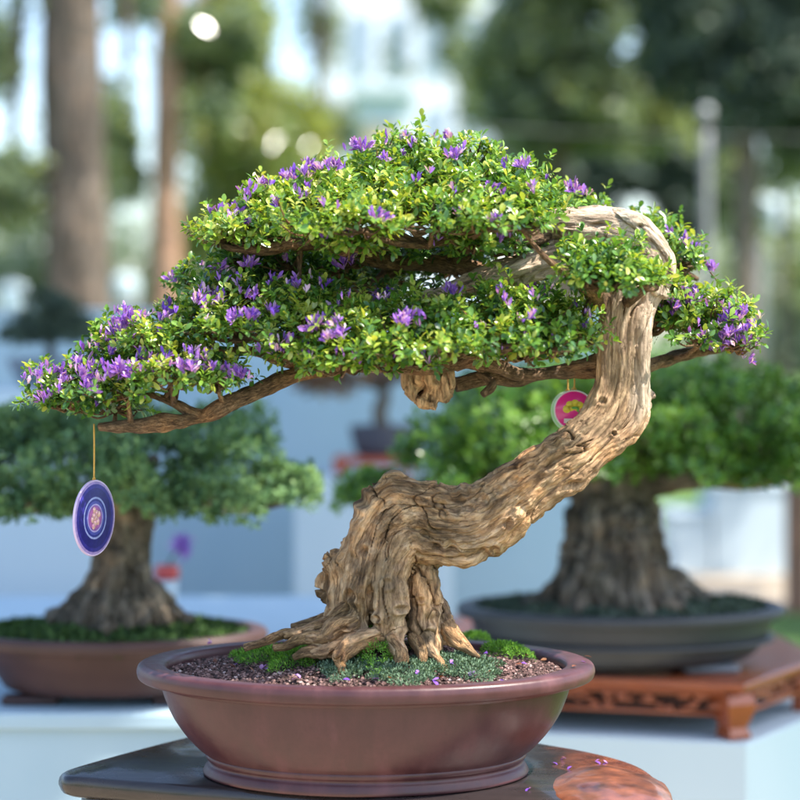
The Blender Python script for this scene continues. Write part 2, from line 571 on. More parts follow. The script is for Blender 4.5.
def leaf_cloud(base, d, up, length, width, curl, tint, simple_leaf=False):
    """one mesh data tuple of N leaves"""
    N = len(base)
    x = norm(d)
    y = norm(np.cross(up, x))
    z = np.cross(x, y)
    if simple_leaf:
        uv = np.array([[0, 0], [0.5, 0.5], [1, 0], [0.5, -0.5]])
        fold = 0.0
        fc = [(0, 3, 2, 1)]
    else:
        s = LEAF_ST
        uv = np.array([[s[0, 0], 0],
                       [s[1, 0], s[1, 1]], [s[1, 0], 0], [s[1, 0], -s[1, 1]],
                       [s[2, 0], s[2, 1]], [s[2, 0], 0], [s[2, 0], -s[2, 1]],
                       [s[3, 0], s[3, 1]], [s[3, 0], 0], [s[3, 0], -s[3, 1]],
                       [1, 0]])
        fc = [(0, 2, 1), (0, 3, 2), (1, 2, 5, 4), (2, 3, 6, 5), (4, 5, 8, 7), (5, 6, 9, 8), (7, 8, 10), (8, 9, 10)]
        fold = 0.28
    u, w = uv[:, 0], uv[:, 1]
    L = length[:, None, None]
    Wd = width[:, None, None]
    v = (base[:, None, :] + x[:, None, :] * L * u[None, :, None] + y[:, None, :] * Wd * w[None, :, None]
         + z[:, None, :] * (-curl[:, None, None] * L * (u ** 2)[None, :, None] + fold * Wd * np.abs(w)[None, :, None]))
    nv = len(uv)
    tot1 = np.array([len(f) for f in fc])
    lp1 = np.concatenate([np.array(f) for f in fc])
    loops = (lp1[None, :] + (np.arange(N) * nv)[:, None]).ravel()
    totals = np.tile(tot1, N)
    starts = np.concatenate([[0], np.cumsum(totals)[:-1]])
    return v.reshape(-1, 3), loops, starts, totals, np.repeat(tint, nv)


def leaf_object(name, data, mat, parent=None, smooth=True):
    v, l, s, t, tint = data
    return link(name, new_mesh(name, v, l, s, t, mat, {'tint': tint}, smooth), parent)


def rand_dir(n):
    return norm(rng.normal(size=(n, 3)))


def rosettes(cen, ax, k, length, width, stem, tilt=(30, 85), tint_mu=0.5, tint_sd=0.2, simple_leaf=False):
    """k leaves spiralled round each short shoot"""
    n = len(cen)
    ax = norm(ax)
    ref = rand_dir(n)
    e1 = norm(np.cross(ax, ref))
    e2 = np.cross(ax, e1)
    idx = np.tile(np.arange(k), n)
    rep = lambda a: np.repeat(a, k, 0)
    az = idx * 2.39996 + rng.uniform(0, 1.2, n * k)
    h = (idx + rng.uniform(-.4, .4, n * k)) / k
    tl = np.radians(tilt[1] + (tilt[0] - tilt[1]) * h + rng.normal(0, 14, n * k))
    A, E1, E2 = rep(ax), rep(e1), rep(e2)
    rad = E1 * np.cos(az)[:, None] + E2 * np.sin(az)[:, None]
    d = A * np.cos(tl)[:, None] + rad * np.sin(tl)[:, None]
    base = rep(cen) + A * (h * stem)[:, None] + rad * 0.0006
    L = length * rng.uniform(0.5, 1.3, n * k)
    Wd = L * (width / length) * rng.uniform(0.8, 1.2, n * k)
    mu = tint_mu if np.ndim(tint_mu) else np.full(n, tint_mu)
    tint = np.clip(rep(mu + rng.normal(0, tint_sd * 0.7, n)) + rng.normal(0, tint_sd, n * k) + 0.12 * (h - 0.5), 0, 1)
    keep = rng.uniform(size=n * k) > 0.12
    return leaf_cloud(base[keep], d[keep], (A + rand_dir(n * k) * 0.25)[keep], L[keep], Wd[keep],
                      rng.uniform(-0.1, 0.35, n * k)[keep], tint[keep], simple_leaf)


def shell(c, r, n, zmin=-0.25, inner=0.72, lump=0.16, seed=0):
    """points in the upper shell of an ellipsoid with a lumpy outline"""
    d = rand_dir(n * 3)
    d = d[d[:, 2] > zmin][:n]
    f = rng.uniform(inner, 1.04, len(d)) * (1 + lump * fbm(d * 2.6 + seed * 3.1, 2, seed))
    return np.asarray(c) + d * np.asarray(r) * f[:, None], norm(d / np.asarray(r))


# ================================================================== SETTING
def sheet(name, pts, z, mat):
    mb = MB()
    mb.add([(x, y, z) for x, y in pts], [tuple(range(len(pts)))])
    return tag(mb.build(name, mat, smooth=False), kind='structure')


M['grass'] = simple('lawn_green', (0.045, 0.10, 0.02), (0.10, 0.17, 0.04), 3.5, 0.9, 0.2, 0.5, 40)
M['paving'] = simple('tan_path', (0.36, 0.29, 0.21), (0.46, 0.38, 0.28), 5, 0.9, 0.2, 0.2, 50)
sheet('ground', [(-400, -60), (400, -60), (400, 700), (-400, 700)], 0.0, M['grass'])
sheet('path', [(-30, 9.3), (30, 9.0), (30, 11.2), (-30, 11.6)], 0.006, M['paving'])
sheet('pavement', [(-9, -2), (1.1, -2), (1.1, 7.4), (-9, 7.4)], 0.004, M['paving'])

# white display wall behind the show tables
wall = empty('display_wall', (-2.0, 6.55, 0), 'long low white panel wall behind the bonsai tables', 'wall')
wx1 = P(618, 0, 6.5)[0]
mb = MB()
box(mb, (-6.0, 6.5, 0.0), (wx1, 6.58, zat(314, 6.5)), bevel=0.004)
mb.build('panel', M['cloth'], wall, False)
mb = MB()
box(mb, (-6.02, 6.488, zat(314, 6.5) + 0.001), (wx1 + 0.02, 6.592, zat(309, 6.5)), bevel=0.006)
mb.build('top_rail', M['white'], wall, False)

# far building
b = empty('white_building', (-0.5, 62, 0), 'tall pale building seen through the gap between the trees', 'building')
bx0, bx1 = P(330, 0, 62)[0], P(492, 0, 62)[0]
mb = MB()
box(mb, (bx0, 62, 0), (bx1, 72, 26))
mb.build('wall', simple('pale_render', (0.70, 0.74, 0.80), (0.78, 0.80, 0.84), 0.3, 0.8, 0.2), b, False)
gl = simple('window_glass', (0.30, 0.37, 0.46), (0.40, 0.46, 0.54), 0.5, 0.15, 0.6)
for fz in range(8):
    for k in range(4):
        mb = MB()
        x = bx0 + 0.7 + k * 1.25
        box(mb, (x, 61.9, 1.2 + fz * 3.0), (x + 0.75, 61.99, 3.0 + fz * 3.0))
        mb.build('window', gl, b, False)
b2 = empty('white_kiosk', (P(382, 0, 40)[0], 42, 0), 'small bright white flat-roofed block below the tall pale building', 'building')
mb = MB()
box(mb, (P(352, 0, 40)[0], 40, 0), (P(412, 0, 40)[0], 43, zat(96, 40)))
mb.build('wall', M['white'], b2, False)
mb = MB()
box(mb, (P(349, 0, 40)[0], 39.7, zat(96, 40)), (P(415, 0, 40)[0], 43.3, zat(88, 40)))
mb.build('roof', M['white'], b2, False)
mb = MB()
box(mb, (P(366, 0, 40)[0], 39.9, zat(190, 40)), (P(400, 0, 40)[0], 39.99, zat(125, 40)))
mb.build('window', simple('warm_shutter', (0.5, 0.4, 0.25), (0.6, 0.48, 0.3), 1, 0.7), b2, False)

# ------------------------------------------------------------------ park trees
def park_tree(name, label, px, D, rpx, crown, mat, bmat, n, leaf, lean=0.0, group=None, top=9.0, limbs=5, gap=-0.06):
    """crown: list of (px, py, rx_px, ry_px) at distance D"""
    base = P(px, 340, D)
    t = empty(name, (base[0], D, 0), label, 'tree', group)
    r = rpx * D * K
    mb = MB()
    pts, rad = [], []
    for f in np.linspace(0, 1, 7):
        z = f * top
        pts.append((base[0] + lean * f * top + 0.12 * r * math.sin(f * 9 + px), D + 0.1 * r * math.cos(f * 7), z))
        rad.append(r * (1.45 if f == 0 else 1.0 - 0.45 * f))
    tube(mb, pts, rad, 10, 24, 0.14, int(px) % 97 + 3, freq=7.0)
    mb.build('trunk', bmat, t)
    for k in range(min(limbs, len(crown))):
        cx, cy, rx, ry = crown[k][:4]
        c = P(cx, cy, D)
        s = np.array(pts[4 + k % 3])
        mb = MB()
        mid = (s + c) / 2 + np.array([0, 0, 0.3])
        tube(mb, [s, mid, c], [r * 0.4, r * 0.28, r * 0.12], 8, 10, 0.12, k + 5, freq=9.0)
        mb.build('limb', bmat, t)
    pc, pa = [], []
    tot = sum(c[2] * c[3] for c in crown)
    for i, cc in enumerate(crown):
        cx, cy, rx, ry = cc[:4]
        m = int(n * rx * ry / tot)
        a, d = shell(P(cx, cy, D), (rx * D * K, max(rx, ry) * 0.9 * D * K, ry * D * K), m, -1.0, 0.35, 0.3, i + int(px))
        pc.append(a)
        pa.append(d)
    pc, pa = np.vstack(pc), np.vstack(pa)
    # uneven crown: drop leaves where a coarse noise is low so that gaps open
    g = fbm(pc / (leaf * 6.0), 3, int(px) % 50)
    keep = g > gap
    pc, pa = pc[keep], pa[keep]
    dat = rosettes(pc, pa + np.array([0, 0, 0.6]) + rand_dir(len(pc)) * 0.5, 5, leaf, leaf * 0.5, leaf * 0.6,
                   tint_mu=np.clip(0.45 + 0.3 * g[keep], 0, 1), tint_sd=0.15, simple_leaf=True)
    leaf_object('crown', dat, mat, t)
    return t


park_tree('park_tree', 'thick grey brown trunk rising at the far left of the park', 76, 12.5, 35,
          [(20, -60, 90, 60), (130, 60, 45, 60), (10, 170, 40, 60), (-40, 60, 60, 60)], M['park'], M['park_bark'], 4200, 0.095, top=8)
park_tree('park_tree', 'slimmer pinkish brown trunk standing right of the thick grey trunk', 166, 16, 17,
          [(150, 0, 40, 45), (220, 20, 50, 50), (120, 150, 26, 60), (205, 90, 30, 40)], M['park'], M['pink_bark'], 3600, 0.11, lean=0.004, top=9)
park_tree('yellowing_tree', 'yellow green leafy tree between the pinkish trunk and the white block', 262, 22, 9,
          [(225, 110, 50, 70), (280, 150, 45, 70), (240, 230, 70, 60), (310, 230, 50, 50), (240, 40, 30, 40), (330, 280, 60, 40)], M['yellow'], M['park_bark'], 9000, 0.125, top=6)
park_tree('park_tree', 'thin trunked green tree in front of the pale tall building', 318, 26, 6,
          [(316, 20, 24, 50), (330, 130, 26, 26), (345, -40, 50, 40), (435, 0, 44, 26), (482, 100, 24, 40), (400, 60, 26, 22), (455, 60, 20, 26)], M['park'], M['park_bark'], 3400, 0.13, top=11)
park_tree('park_tree', 'grey green tree right of the pale tall building', 560, 19, 12,
          [(545, 40, 55, 60), (600, 90, 60, 55), (530, 125, 44, 45), (625, 30, 60, 60), (570, -30, 80, 50), (500, 60, 26, 40), (650, 110, 50, 40)], M['park'], M['park_bark'], 11000, 0.12, top=8)
park_tree('evergreen_tree', 'very dark evergreen crown at the top right behind the lamp post', 745, 17, 14,
          [(700, 20, 60, 70), (770, 30, 60, 70), (740, 90, 60, 45), (800, 80, 50, 60), (690, -50, 80, 50), (790, -40, 70, 60)], M['ever'], M['dark_bark'], 5600, 0.15, top=9, gap=-0.25)
park_tree('evergreen_tree', 'dark evergreen shrub-like tree behind the arch of the bonsai trunk', 610, 24, 8,
          [(560, 190, 50, 50), (620, 180, 60, 60), (670, 200, 50, 60), (600, 250, 60, 50), (520, 180, 30, 40), (690, 150, 40, 40)], M['ever'], M['dark_bark'], 6500, 0.17, top=5, gap=-0.4)
park_tree('park_tree', 'dull green tree with thin trunk at the right edge', 784, 20, 5,
          [(760, 150, 40, 40), (800, 130, 40, 50), (735, 220, 26, 50), (820, 250, 40, 50), (740, 290, 40, 24)], M['park'], M['dark_bark'], 2600, 0.15, top=6)
# unseen tree added right of the view, its crown shaped to shade the tables
st = empty('unseen_shade_tree', (4.6, 8.2, 0), 'unseen tall spreading tree added outside the right edge to shade the tables', 'tree')
mb = MB()
tube(mb, [(4.6, 8.2, 0), (4.5, 8.1, 2), (4.2, 7.9, 4), (3.7, 7.6, 6.2)], [0.34, 0.25, 0.21, 0.12], 10, 20, 0.14, 4, freq=7)
mb.build('trunk', M['park_bark'], st)
pc, pa = [], []
for i, (c, r, n) in enumerate([((0.9, 4.2, 5.2), (1.5, 1.5, 0.7), 1700), ((2.4, 4.6, 5.5), (1.3, 1.3, 0.8), 1400), ((1.2, 5.9, 5.8), (1.8, 1.4, 0.8), 1500), ((3.4, 5.8, 6.0), (1.8, 1.7, 0.9), 1500), ((2.6, 7.4, 6.3), (2.2, 1.4, 0.9), 1100),
                               ((5.0, 7.6, 6.6), (1.7, 1.7, 1.0), 800), ((0.9, 3.0, 5.0), (1.0, .6, .4), 450), ((1.95, 3.2, 5.15), (.75, .55, .4), 550), ((3.5, 2.75, 5.2), (.6, .5, .4), 420), ((1.5, 2.3, 5.15), (.6, .3, .3), 380)]):
    a, d = shell(c, r, n, -1.0, 0.2, 0.25, i)
    pc.append(a); pa.append(d)
pc, pa = np.vstack(pc), np.vstack(pa)
leaf_object('crown', rosettes(pc, pa + np.array([0, 0, .5]), 6, 0.17, 0.09, 0.1, simple_leaf=True), M['park'], st)

# far wood closing the view
def far_wood():
    pc, pa = [], []
    for i in range(46):
        x = rng.uniform(-34, 34)
        y = rng.uniform(58, 80)
        if abs(x - (bx0 + bx1) / 2) < 5.5 and y < 75: continue
        h = rng.uniform(3.5, 8.0)
        a, d = shell((x, y, h * 0.5), (h * 0.55, h * 0.5, h * 0.55), 420, -0.9, 0.5, 0.3, i)
        pc.append(a); pa.append(d)
    pc, pa = np.vstack(pc), np.vstack(pa)
    return rosettes(pc, pa + np.array([0, 0, .5]), 4, 0.5, 0.3, 0.3, simple_leaf=True)


tag(leaf_object('treeline', far_wood(), M['park']), kind='stuff')

# white tents far in the park; the left two are added as bright spots
for (px, D, w, y0, lab) in ((126, 30, 24, 286, 'white tent added as a bright spot between the two left trunks'),
                            (12, 28, 30, 298, 'white tent added as a bright spot at the far left edge beyond the wall'),
                            (772, 26, 34, 215, 'pale tent half hidden by the tree at the right edge'),
                            (321, 34, 18, 96, 'small pinkish white tent below the pale tall building')):
    c = P(px, y0, D)
    hw = w * D * K / 2
    zt = c[2] + hw * 1.0
    ze = max(c[2] - hw * 0.9, 0.9)
    tn = empty('market_tent', (c[0], D, 0), lab, 'tent')
    mb = MB()
    v, ln = [], []
    for (f_, z) in ((1.0, ze), (1.0, zt - 0.5 * hw), (0.86, zt - 0.3 * hw), (0.5, zt - .1 * hw), (0.05, zt)):
        v += [(c[0] + hw * f_ * math.cos(a), D + hw * f_ * math.sin(a), z) for a in np.linspace(0, 2 * math.pi, 12, endpoint=False)]
    fc = [(i * 12 + k, i * 12 + (k + 1) % 12, i * 12 + 12 + (k + 1) % 12, i * 12 + 12 + k) for i in range(4) for k in range(12)]
    mb.add(v, fc + [tuple(48 + k for k in range(12))])
    mb.build('canopy', M['white'], tn, False)
    for sx in (-1, 1):
        for sy in (-1, 1):
            mb = MB()
            tube(mb, [(c[0] + sx * hw * .66, D + sy * hw * .66, 0), (c[0] + sx * hw * .66, D + sy * hw * .66, ze + 0.1)], [0.03, 0.03], 2, 8, fib=False)
            mb.build('pole', M['white_metal'], tn)

# lamp post and cable
lp = P(706, 340, 13)
t = empty('street_lamp', (lp[0], 13, 0), 'pale slender lamp post with a round globe before dark trees', 'street lamp')
mb = MB()
tube(mb, [(lp[0], 13, 0), (lp[0], 13, 1.5), (lp[0], 13, zat(130, 13))], [0.048, 0.038, 0.033], 6, 16, fib=False)
mb.build('pole', M['white_metal'], t)
mb = MB()
zl = zat(112, 13)
lathe(mb, [(0.004 + 0.045 * math.sin(a), 0.045 * -math.cos(a)) for a in np.linspace(0.02, math.pi - 0.02, 14)], (lp[0], 13, zl), seg=20, close_top=True, close_bot=True)
mb.build('globe', simple('milk_glass', (0.36, 0.38, 0.40), (0.42, 0.44, 0.45), 4, 0.25, 0.5), t)
mb = MB()
lathe(mb, [(0.04, -0.12), (0.05, -0.10), (0.05, -0.055), (0.03, -0.048)], (lp[0], 13, zl), seg=20, close_top=True, close_bot=True)
mb.build('collar', M['dark'], t)
mb = MB()
a, bb = P(440, 126, 13.4), P(900, 138, 13.4)
tube(mb, [a, (a + bb) / 2 - np.array([0, 0, 0.03]), bb], [0.0035] * 3, 10, 6, fib=False)
tag(mb.build('overhead_cable', M['white_metal']), 'thin pale cable strung across behind the lamp post', 'cable')

# ================================================================== BACKGROUND BONSAI
def oval_pot(root, c, hw, asp, prof, mat, rimw, feet=None, seg=96, rotz=0.0, soil_z=None):
    """prof outer half-width factor / height from the base; adds body, rim"""
    mb = MB()
    lathe(mb, prof, c, 1.0, asp, seg, close_bot=True, close_top=True, rotz=rotz)
    mb.build('body', mat, root)


def ring(mb, c, outer, inner, z0, z1, asp, ry=None, seg=128, rnd=0.004, rotz=0.0):
    """a rim with its own thickness, rounded edges"""
    p = [(inner, z0), (outer - rnd * 1.6, z0), (outer - rnd * .5, z0 + rnd * .5), (outer, z0 + rnd * 1.6), (outer, z1 - rnd * 1.8), (outer - rnd * .6, z1 - rnd * .6), (outer - rnd * 1.8, z1),
         (inner + rnd * 1.2, z1), (inner + rnd * .3, z1 - rnd * .4), (inner, z1 - rnd * 1.2), (inner, z0)]
    lathe(mb, p, c, 1.0, asp, seg, rotz=rotz)


def moss_bed(name, c, hw, asp, h, n, mat, label, seed, leaf=0.014, rotz=0):
    u = rng.uniform(size=n) ** 0.5
    th = rng.uniform(0, 2 * math.pi, n)
    x, y = hw * u * np.cos(th), hw * asp * u * np.sin(th)
    z = h * (1 - u ** 2.2) + 0.006 * fbm(np.stack([x * 30, y * 30, x * 0], -1), 2, seed)
    pts = np.stack([c[0] + x, c[1] + y, c[2] + z], -1)
    dat = rosettes(pts, np.stack([x * 1.2, y * 1.2, np.full(n, 0.3)], -1) + rand_dir(n) * 0.2, 5, leaf, leaf * 0.4, leaf * 0.6, tint_sd=0.25, simple_leaf=True)
    o = leaf_object(name, dat, mat)
    return tag(o, kind='stuff')


def gnarl(name, strands, D, voxel, mat, parent, sc=1.0, knots=(), amp=1.0, dead=None, ffreq=85.0, cuts=()):
    """union of tapered strands, fused by a voxel remesh, then grooved along the grain"""
    mb = MB()
    allp, allr, allt, alln, allb, alls = [], [], [], [], [], []
    for i, st_ in enumerate(strands):
        pts = [P(a[0], a[1], D) + np.array([0, a[3] if len(a) > 3 else 0.0, 0]) for a in st_]
        rad = [a[2] * D * K for a in st_]
        tube(mb, pts, rad, 8, 18, 0.0, i)
        pr = catmull(np.hstack([np.array(pts), np.array(rad)[:, None]]), 12)
        t_, n_, b_, s_ = frames(pr[:, :3])
        allp.append(pr[:, :3]); allr.append(pr[:, 3]); allt.append(t_); alln.append(n_); allb.append(b_); alls.append(s_ + i * 0.731)
    me = mb.mesh('tmp', None)
    ob = bpy.data.objects.new('tmp', me)
    C.objects.link(ob)
    md = ob.modifiers.new('r', 'REMESH')
    md.mode = 'VOXEL'
    md.voxel_size = voxel
    md.adaptivity = 0
    sm = ob.modifiers.new('s', 'SMOOTH')
    sm.iterations = 6
    sm.factor = 0.5
    dg = bpy.context.evaluated_depsgraph_get()
    dg.update()
    me2 = bpy.data.meshes.new_from_object(ob.evaluated_get(dg))
    bpy.data.objects.remove(ob)
    me2.name = name
    nv = len(me2.vertices)
    co = np.zeros(nv * 3, dtype=np.float32)
    me2.vertices.foreach_get('co', co)
    co = co.reshape(-1, 3).astype(float)
    nr = np.zeros(nv * 3, dtype=np.float32)
    me2.vertices.foreach_get('normal', nr)
    nr = nr.reshape(-1, 3).astype(float)
    SP, SR = np.vstack(allp), np.concatenate(allr)
    ST, SN, SB, SS = np.vstack(allt), np.vstack(alln), np.vstack(allb), np.concatenate(alls)
    fib = np.zeros_like(co)
    for a in range(0, nv, 4000):
        q = co[a:a + 4000]
        dist = np.linalg.norm(q[:, None, :] - SP[None], axis=2)
        w = dist - SR[None]
        j = np.argmin(w, axis=1)
        d = q - SP[j]
        fib[a:a + 4000, 0] = np.sum(d * SN[j], 1)
        fib[a:a + 4000, 1] = np.sum(d * SB[j], 1)
        fib[a:a + 4000, 2] = SS[j] + np.sum(d * ST[j], 1)
    # the cut knuckle under the crown: grain runs straight down, not round its end
    for (x0_, x1_, y0_, y1_) in cuts:
        a_, b_ = P(x0_, y1_, D), P(x1_, y0_, D)
        mk = (co[:, 0] > a_[0]) & (co[:, 0] < b_[0]) & (co[:, 2] > a_[2]) & (co[:, 2] < b_[2])
        fib[mk] = (co[mk] - a_) * np.array([1, 1, 1.0])
    # gentle swirl of the grain
    g = fbm(co * 14, 2, 3)
    f1 = fbm(fib * np.array([ffreq, ffreq, ffreq * 0.11]) + g[:, None] * 0.5, 3, 1)
    f2 = fbm(fib * np.array([ffreq * 2.9, ffreq * 2.9, ffreq * 0.42]), 3, 9)
    f3 = fbm(co * 26, 3, 21)
    f4 = fbm(co * 75, 3, 31)
    f5 = fbm(fib * np.array([ffreq * .62, ffreq * .62, ffreq * 0.11]) + g[:, None] * 0.8, 2, 41)
    crack = np.clip(1 - np.abs(f5) / 0.11, 0, 1) ** 1.3 * np.clip(0.6 + f3, 0, 1)
    fine = np.clip(1 - np.abs(f2) / 0.25, 0, 1) * np.clip(0.5 + f1, 0, 1)
    up = np.clip((co[:, 2] - zat(505, D)) / (70 * D * K), 0, 1)      # smoother, longer grain higher up
    f6 = fbm(co * 120 + 3, 2, 51)
    ridg = 1 - np.abs(fbm(co * 42 + g[:, None], 2, 61)) * 2.2
    brk = np.clip(0.35 + f3 * 1.3, 0, 1)                       # grooves come and go
    disp = amp * ((0.0034 + 0.0002 * up) * f1 - 0.0100 * crack * brk - 0.0014 * fine + 0.0006 * f2 + (0.0044 - 0.0030 * up) * f3
                  + (0.0014 - 0.0011 * up) * f4 + (0.0006 - 0.0005 * up) * f6 + (0.0006 - 0.0005 * up) * ridg)
    for (kx, ky, kr, kd, kh) in knots:
        kc = P(kx, ky, D)
        dd = np.hypot(co[:, 0] - kc[0], co[:, 2] - kc[2]) / (kr * D * K)
        front = (nr[:, 1] < 0.2)
        disp += np.where(front, kh * np.exp(-((dd - 1.0) / 0.42) ** 2) - kd * np.exp(-(dd / 0.55) ** 2), 0)
    co = co + nr * disp[:, None]
    me2.vertices.foreach_set('co', co.astype(np.float32).ravel())
    at = me2.attributes.new('fib', 'FLOAT_VECTOR', 'POINT')
    at.data.foreach_set('vector', fib.astype(np.float32).ravel())
    if dead is not None:
        at = me2.attributes.new('dead', 'FLOAT', 'POINT')
        at.data.foreach_set('value', dead(co, g).astype(np.float32))
    me2.polygons.foreach_set('use_smooth', np.ones(len(me2.polygons), dtype=bool))
    me2.materials.clear()
    me2.materials.append(mat)
    me2.update()
    return link(name, me2, parent)


def pad_foliage(parent, blobs, D, mat, leaf, k, n_per, tilt=(25, 80), mu=0.5, sd=0.2, simple_leaf=True, name='foliage', seed=0):
    for i, bl in enumerate(blobs):
        px, py, rx, ry, dd, rz = bl
        c = P(px, py, D) + np.array([0, dd, 0])
        r = np.array([rx * D * K, rz, ry * D * K])
        pts, nrm_ = shell(c, r, int(n_per * 1.25), -0.35, 0.55, 0.26, seed + i)
        g = fbm(pts / (leaf * 3.4) + seed, 2, 8)
        kp = g > -0.30
        pts, nrm_, g = pts[kp] + nrm_[kp] * (g[kp] * leaf * 1.6)[:, None], nrm_[kp], g[kp]
        dat = rosettes(pts, nrm_ * 0.8 + np.array([0, 0, 0.7]) + rand_dir(len(pts)) * 0.35, k, leaf, leaf * 0.42, leaf * 0.9, tilt, np.clip(mu + .35 * g, 0, 1), sd, simple_leaf)
        leaf_object(name, dat, mat, parent)


# --- table and left bonsai ------------------------------------------------
ZT = zat(697, 3.4)
tb = empty('show_table', (-1.7, 3.9, 0), 'long white cloth-covered table under the brown pot at the left', 'table')
mb = MB()
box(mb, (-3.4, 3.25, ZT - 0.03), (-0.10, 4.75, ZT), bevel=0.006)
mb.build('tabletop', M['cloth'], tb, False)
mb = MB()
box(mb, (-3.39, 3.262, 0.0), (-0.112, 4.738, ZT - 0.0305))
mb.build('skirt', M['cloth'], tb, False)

lc = P(112, 697, 3.4)
lp_ = empty('bonsai_pot', lc, 'dark brown oval bonsai pot with moss on the white table at the left', 'plant pot')
W = 3.4 * K
mb = MB()
lathe(mb, rounded([(0.5 * W, 8 * W), (104 * W, 8 * W), (118 * W, 30 * W), (136 * W, 50 * W), (142 * W, 56 * W), (141 * W, 58 * W), (100 * W, 58 * W)]), lc, 1, 0.62, 96)
mb.build('body', M['clay_dark'], lp_)
mb = MB()
ring(mb, lc, 156 * W, 138 * W, 56 * W, 69 * W, 0.62)
mb.build('rim', M['clay_dark'], lp_)
for sx in (-1, 1):
    for sy in (-1, 1):
        mb = MB()
        x, y = lc[0] + sx * 74 * W, lc[1] + sy * 36 * W
        box(mb, (x - 0.05, y - 0.02, lc[2]), (x + 0.05, y + 0.02, lc[2] + 9 * W), bevel=0.006)
        mb.build('foot', M['clay_dark'], lp_)
moss_bed('moss', lc + np.array([0, 0, 60 * W]), 138 * W, 0.62, 11 * W, 5200, M['dark_moss'], '', 3)
lt = empty('juniper_bonsai', lc + np.array([0, 0, 0.13]), 'broad blue green bonsai growing in the dark brown pot at the left', 'bonsai tree')
gnarl('trunk', [
    [(118, 622, 30), (120, 590, 28), (122, 560, 28), (124, 530, 30), (125, 500, 32), (128, 470, 20)],
    [(112, 630, 9, -.09), (114, 602, 11, -.07), (118, 575, 12, -.05), (120, 545, 13, -.03)],
    [(80, 628, 9, -.06), (92, 606, 11, -.05), (106, 578, 12, -.035)],
    [(150, 628, 9, -.06), (143, 606, 11, -.05), (134, 578, 12, -.035)],
    [(70, 625, 18, -.02), (90, 600, 16, -.02), (105, 570, 16, -.02), (110, 530, 16)],
    [(48, 618, 9, 0), (75, 606, 12, -.01), (100, 590, 14, -.02)],
    [(165, 625, 14, -.03), (152, 600, 14, -.03), (138, 570, 14, -.02)],
    [(190, 622, 8, 0.0), (172, 608, 11, 0.0), (145, 585, 14, 0.0)],
    [(95, 630, 12, -.07), (105, 600, 13, -.05), (115, 570, 14, -.02)],
    [(130, 630, 11, -.07), (128, 600, 13, -.05), (124, 570, 14, -.02)]], 3.4, 0.0055, M['dark_bark'], lt, amp=1.8, ffreq=55)
for k, pth in enumerate([[(122, 520, 14, 0), (70, 500, 11, -.05), (20, 505, 8, -.06), (-40, 500, 5, -.05)], [(130, 510, 14, 0), (190, 495, 10, -.05), (240, 505, 7, -.05), (290, 500, 4, -.02)],
                         [(125, 500, 12, 0), (120, 470, 9, .1), (90, 455, 6, .15)], [(125, 500, 12, 0), (150, 470, 9, -.1), (165, 455, 6, -.15)]]):
    mb = MB()
    tube(mb, [P(a[0], a[1], 3.4) + np.array([0, a[3], 0]) for a in pth], [a[2] * W for a in pth], 8, 10, 0.2, k, freq=60)
    mb.build('branch', M['dark_bark'], lt)
pad_foliage(lt, [(20, 475, 66, 42, 0, .15), (88, 455, 70, 46, -.06, .17), (160, 460, 70, 48, -.06, .17), (228, 478, 58, 40, -.02, .15), (282, 492, 34, 26, 0, .1), (-50, 478, 60, 42, 0, .15),
                 (120, 432, 80, 28, .06, .18), (205, 442, 66, 32, .08, .16), (45, 440, 66, 30, .08, .16), (-20, 450, 50, 30, .1, .14), (130, 487, 60, 26, -.18, .1), (40, 500, 50, 20, -.15, .1), (225, 500, 60, 20, -.12, .1)],
            3.4, M['juniper'], 0.013, 8, 620, (15, 70), 0.5, 0.2, True, 'foliage', 40)

# small white pot with a purple flower behind the left bonsai
fp = P(167, 612, 4.25)
fp[2] = ZT
sp = empty('flower_pot', fp, 'tiny white pot with red rim and purple blossom behind the left trunk', 'plant pot')
W = 4.25 * K
mb = MB()
lathe(mb, rounded([(0.4 * W, 0), (8 * W, 0), (11 * W, 44 * W), (11 * W, 46 * W), (0.4 * W, 46 * W)]), fp, seg=32)
mb.build('body', M['white'], sp)
mb = MB()
ring(mb, fp, 12.5 * W, 9 * W, 46.5 * W, 60 * W, 1.0, seg=32, rnd=0.002)
mb.build('rim', M['red'], sp)
mb = MB()
tube(mb, [fp + np.array([0, 0, 48 * W]), fp + np.array([4 * W, 0, 66 * W]), fp + np.array([14 * W, 0, 78 * W])], [0.003, 0.0025, 0.002], 6, 8, fib=False)
mb.build('stem', M['juniper'], sp)
pts, nn = shell(fp + np.array([15 * W, 0, 80 * W]), (9 * W, 9 * W, 9 * W), 40, -1, .4)
leaf_object('blossom', rosettes(pts, nn, 5, 0.014, 0.007, 0.006, simple_leaf=True), M['petal'], sp)

# --- right bonsai, its carved stand and plinth ------------------------------
RD = 3.75
ZR = zat(664, RD)
rc = P(621, 664, RD)
rot = R(-14)
POLY = np.array([(-.075, 3.715), (.645, 3.535), (.86, 3.84), (.80, 4.34), (.02, 4.42)])


def inset(pl_, d):
    n = len(pl_)
    out = []
    for i in range(n):
        a, b, c = pl_[i - 1], pl_[i], pl_[(i + 1) % n]
        n1 = np.array([-(b - a)[1], (b - a)[0]]) / np.linalg.norm(b - a)
        n2 = np.array([-(c - b)[1], (c - b)[0]]) / np.linalg.norm(c - b)
        h = n1 + n2
        out.append(b + h * d / (1 + np.dot(n1, n2)))
    return np.array(out)


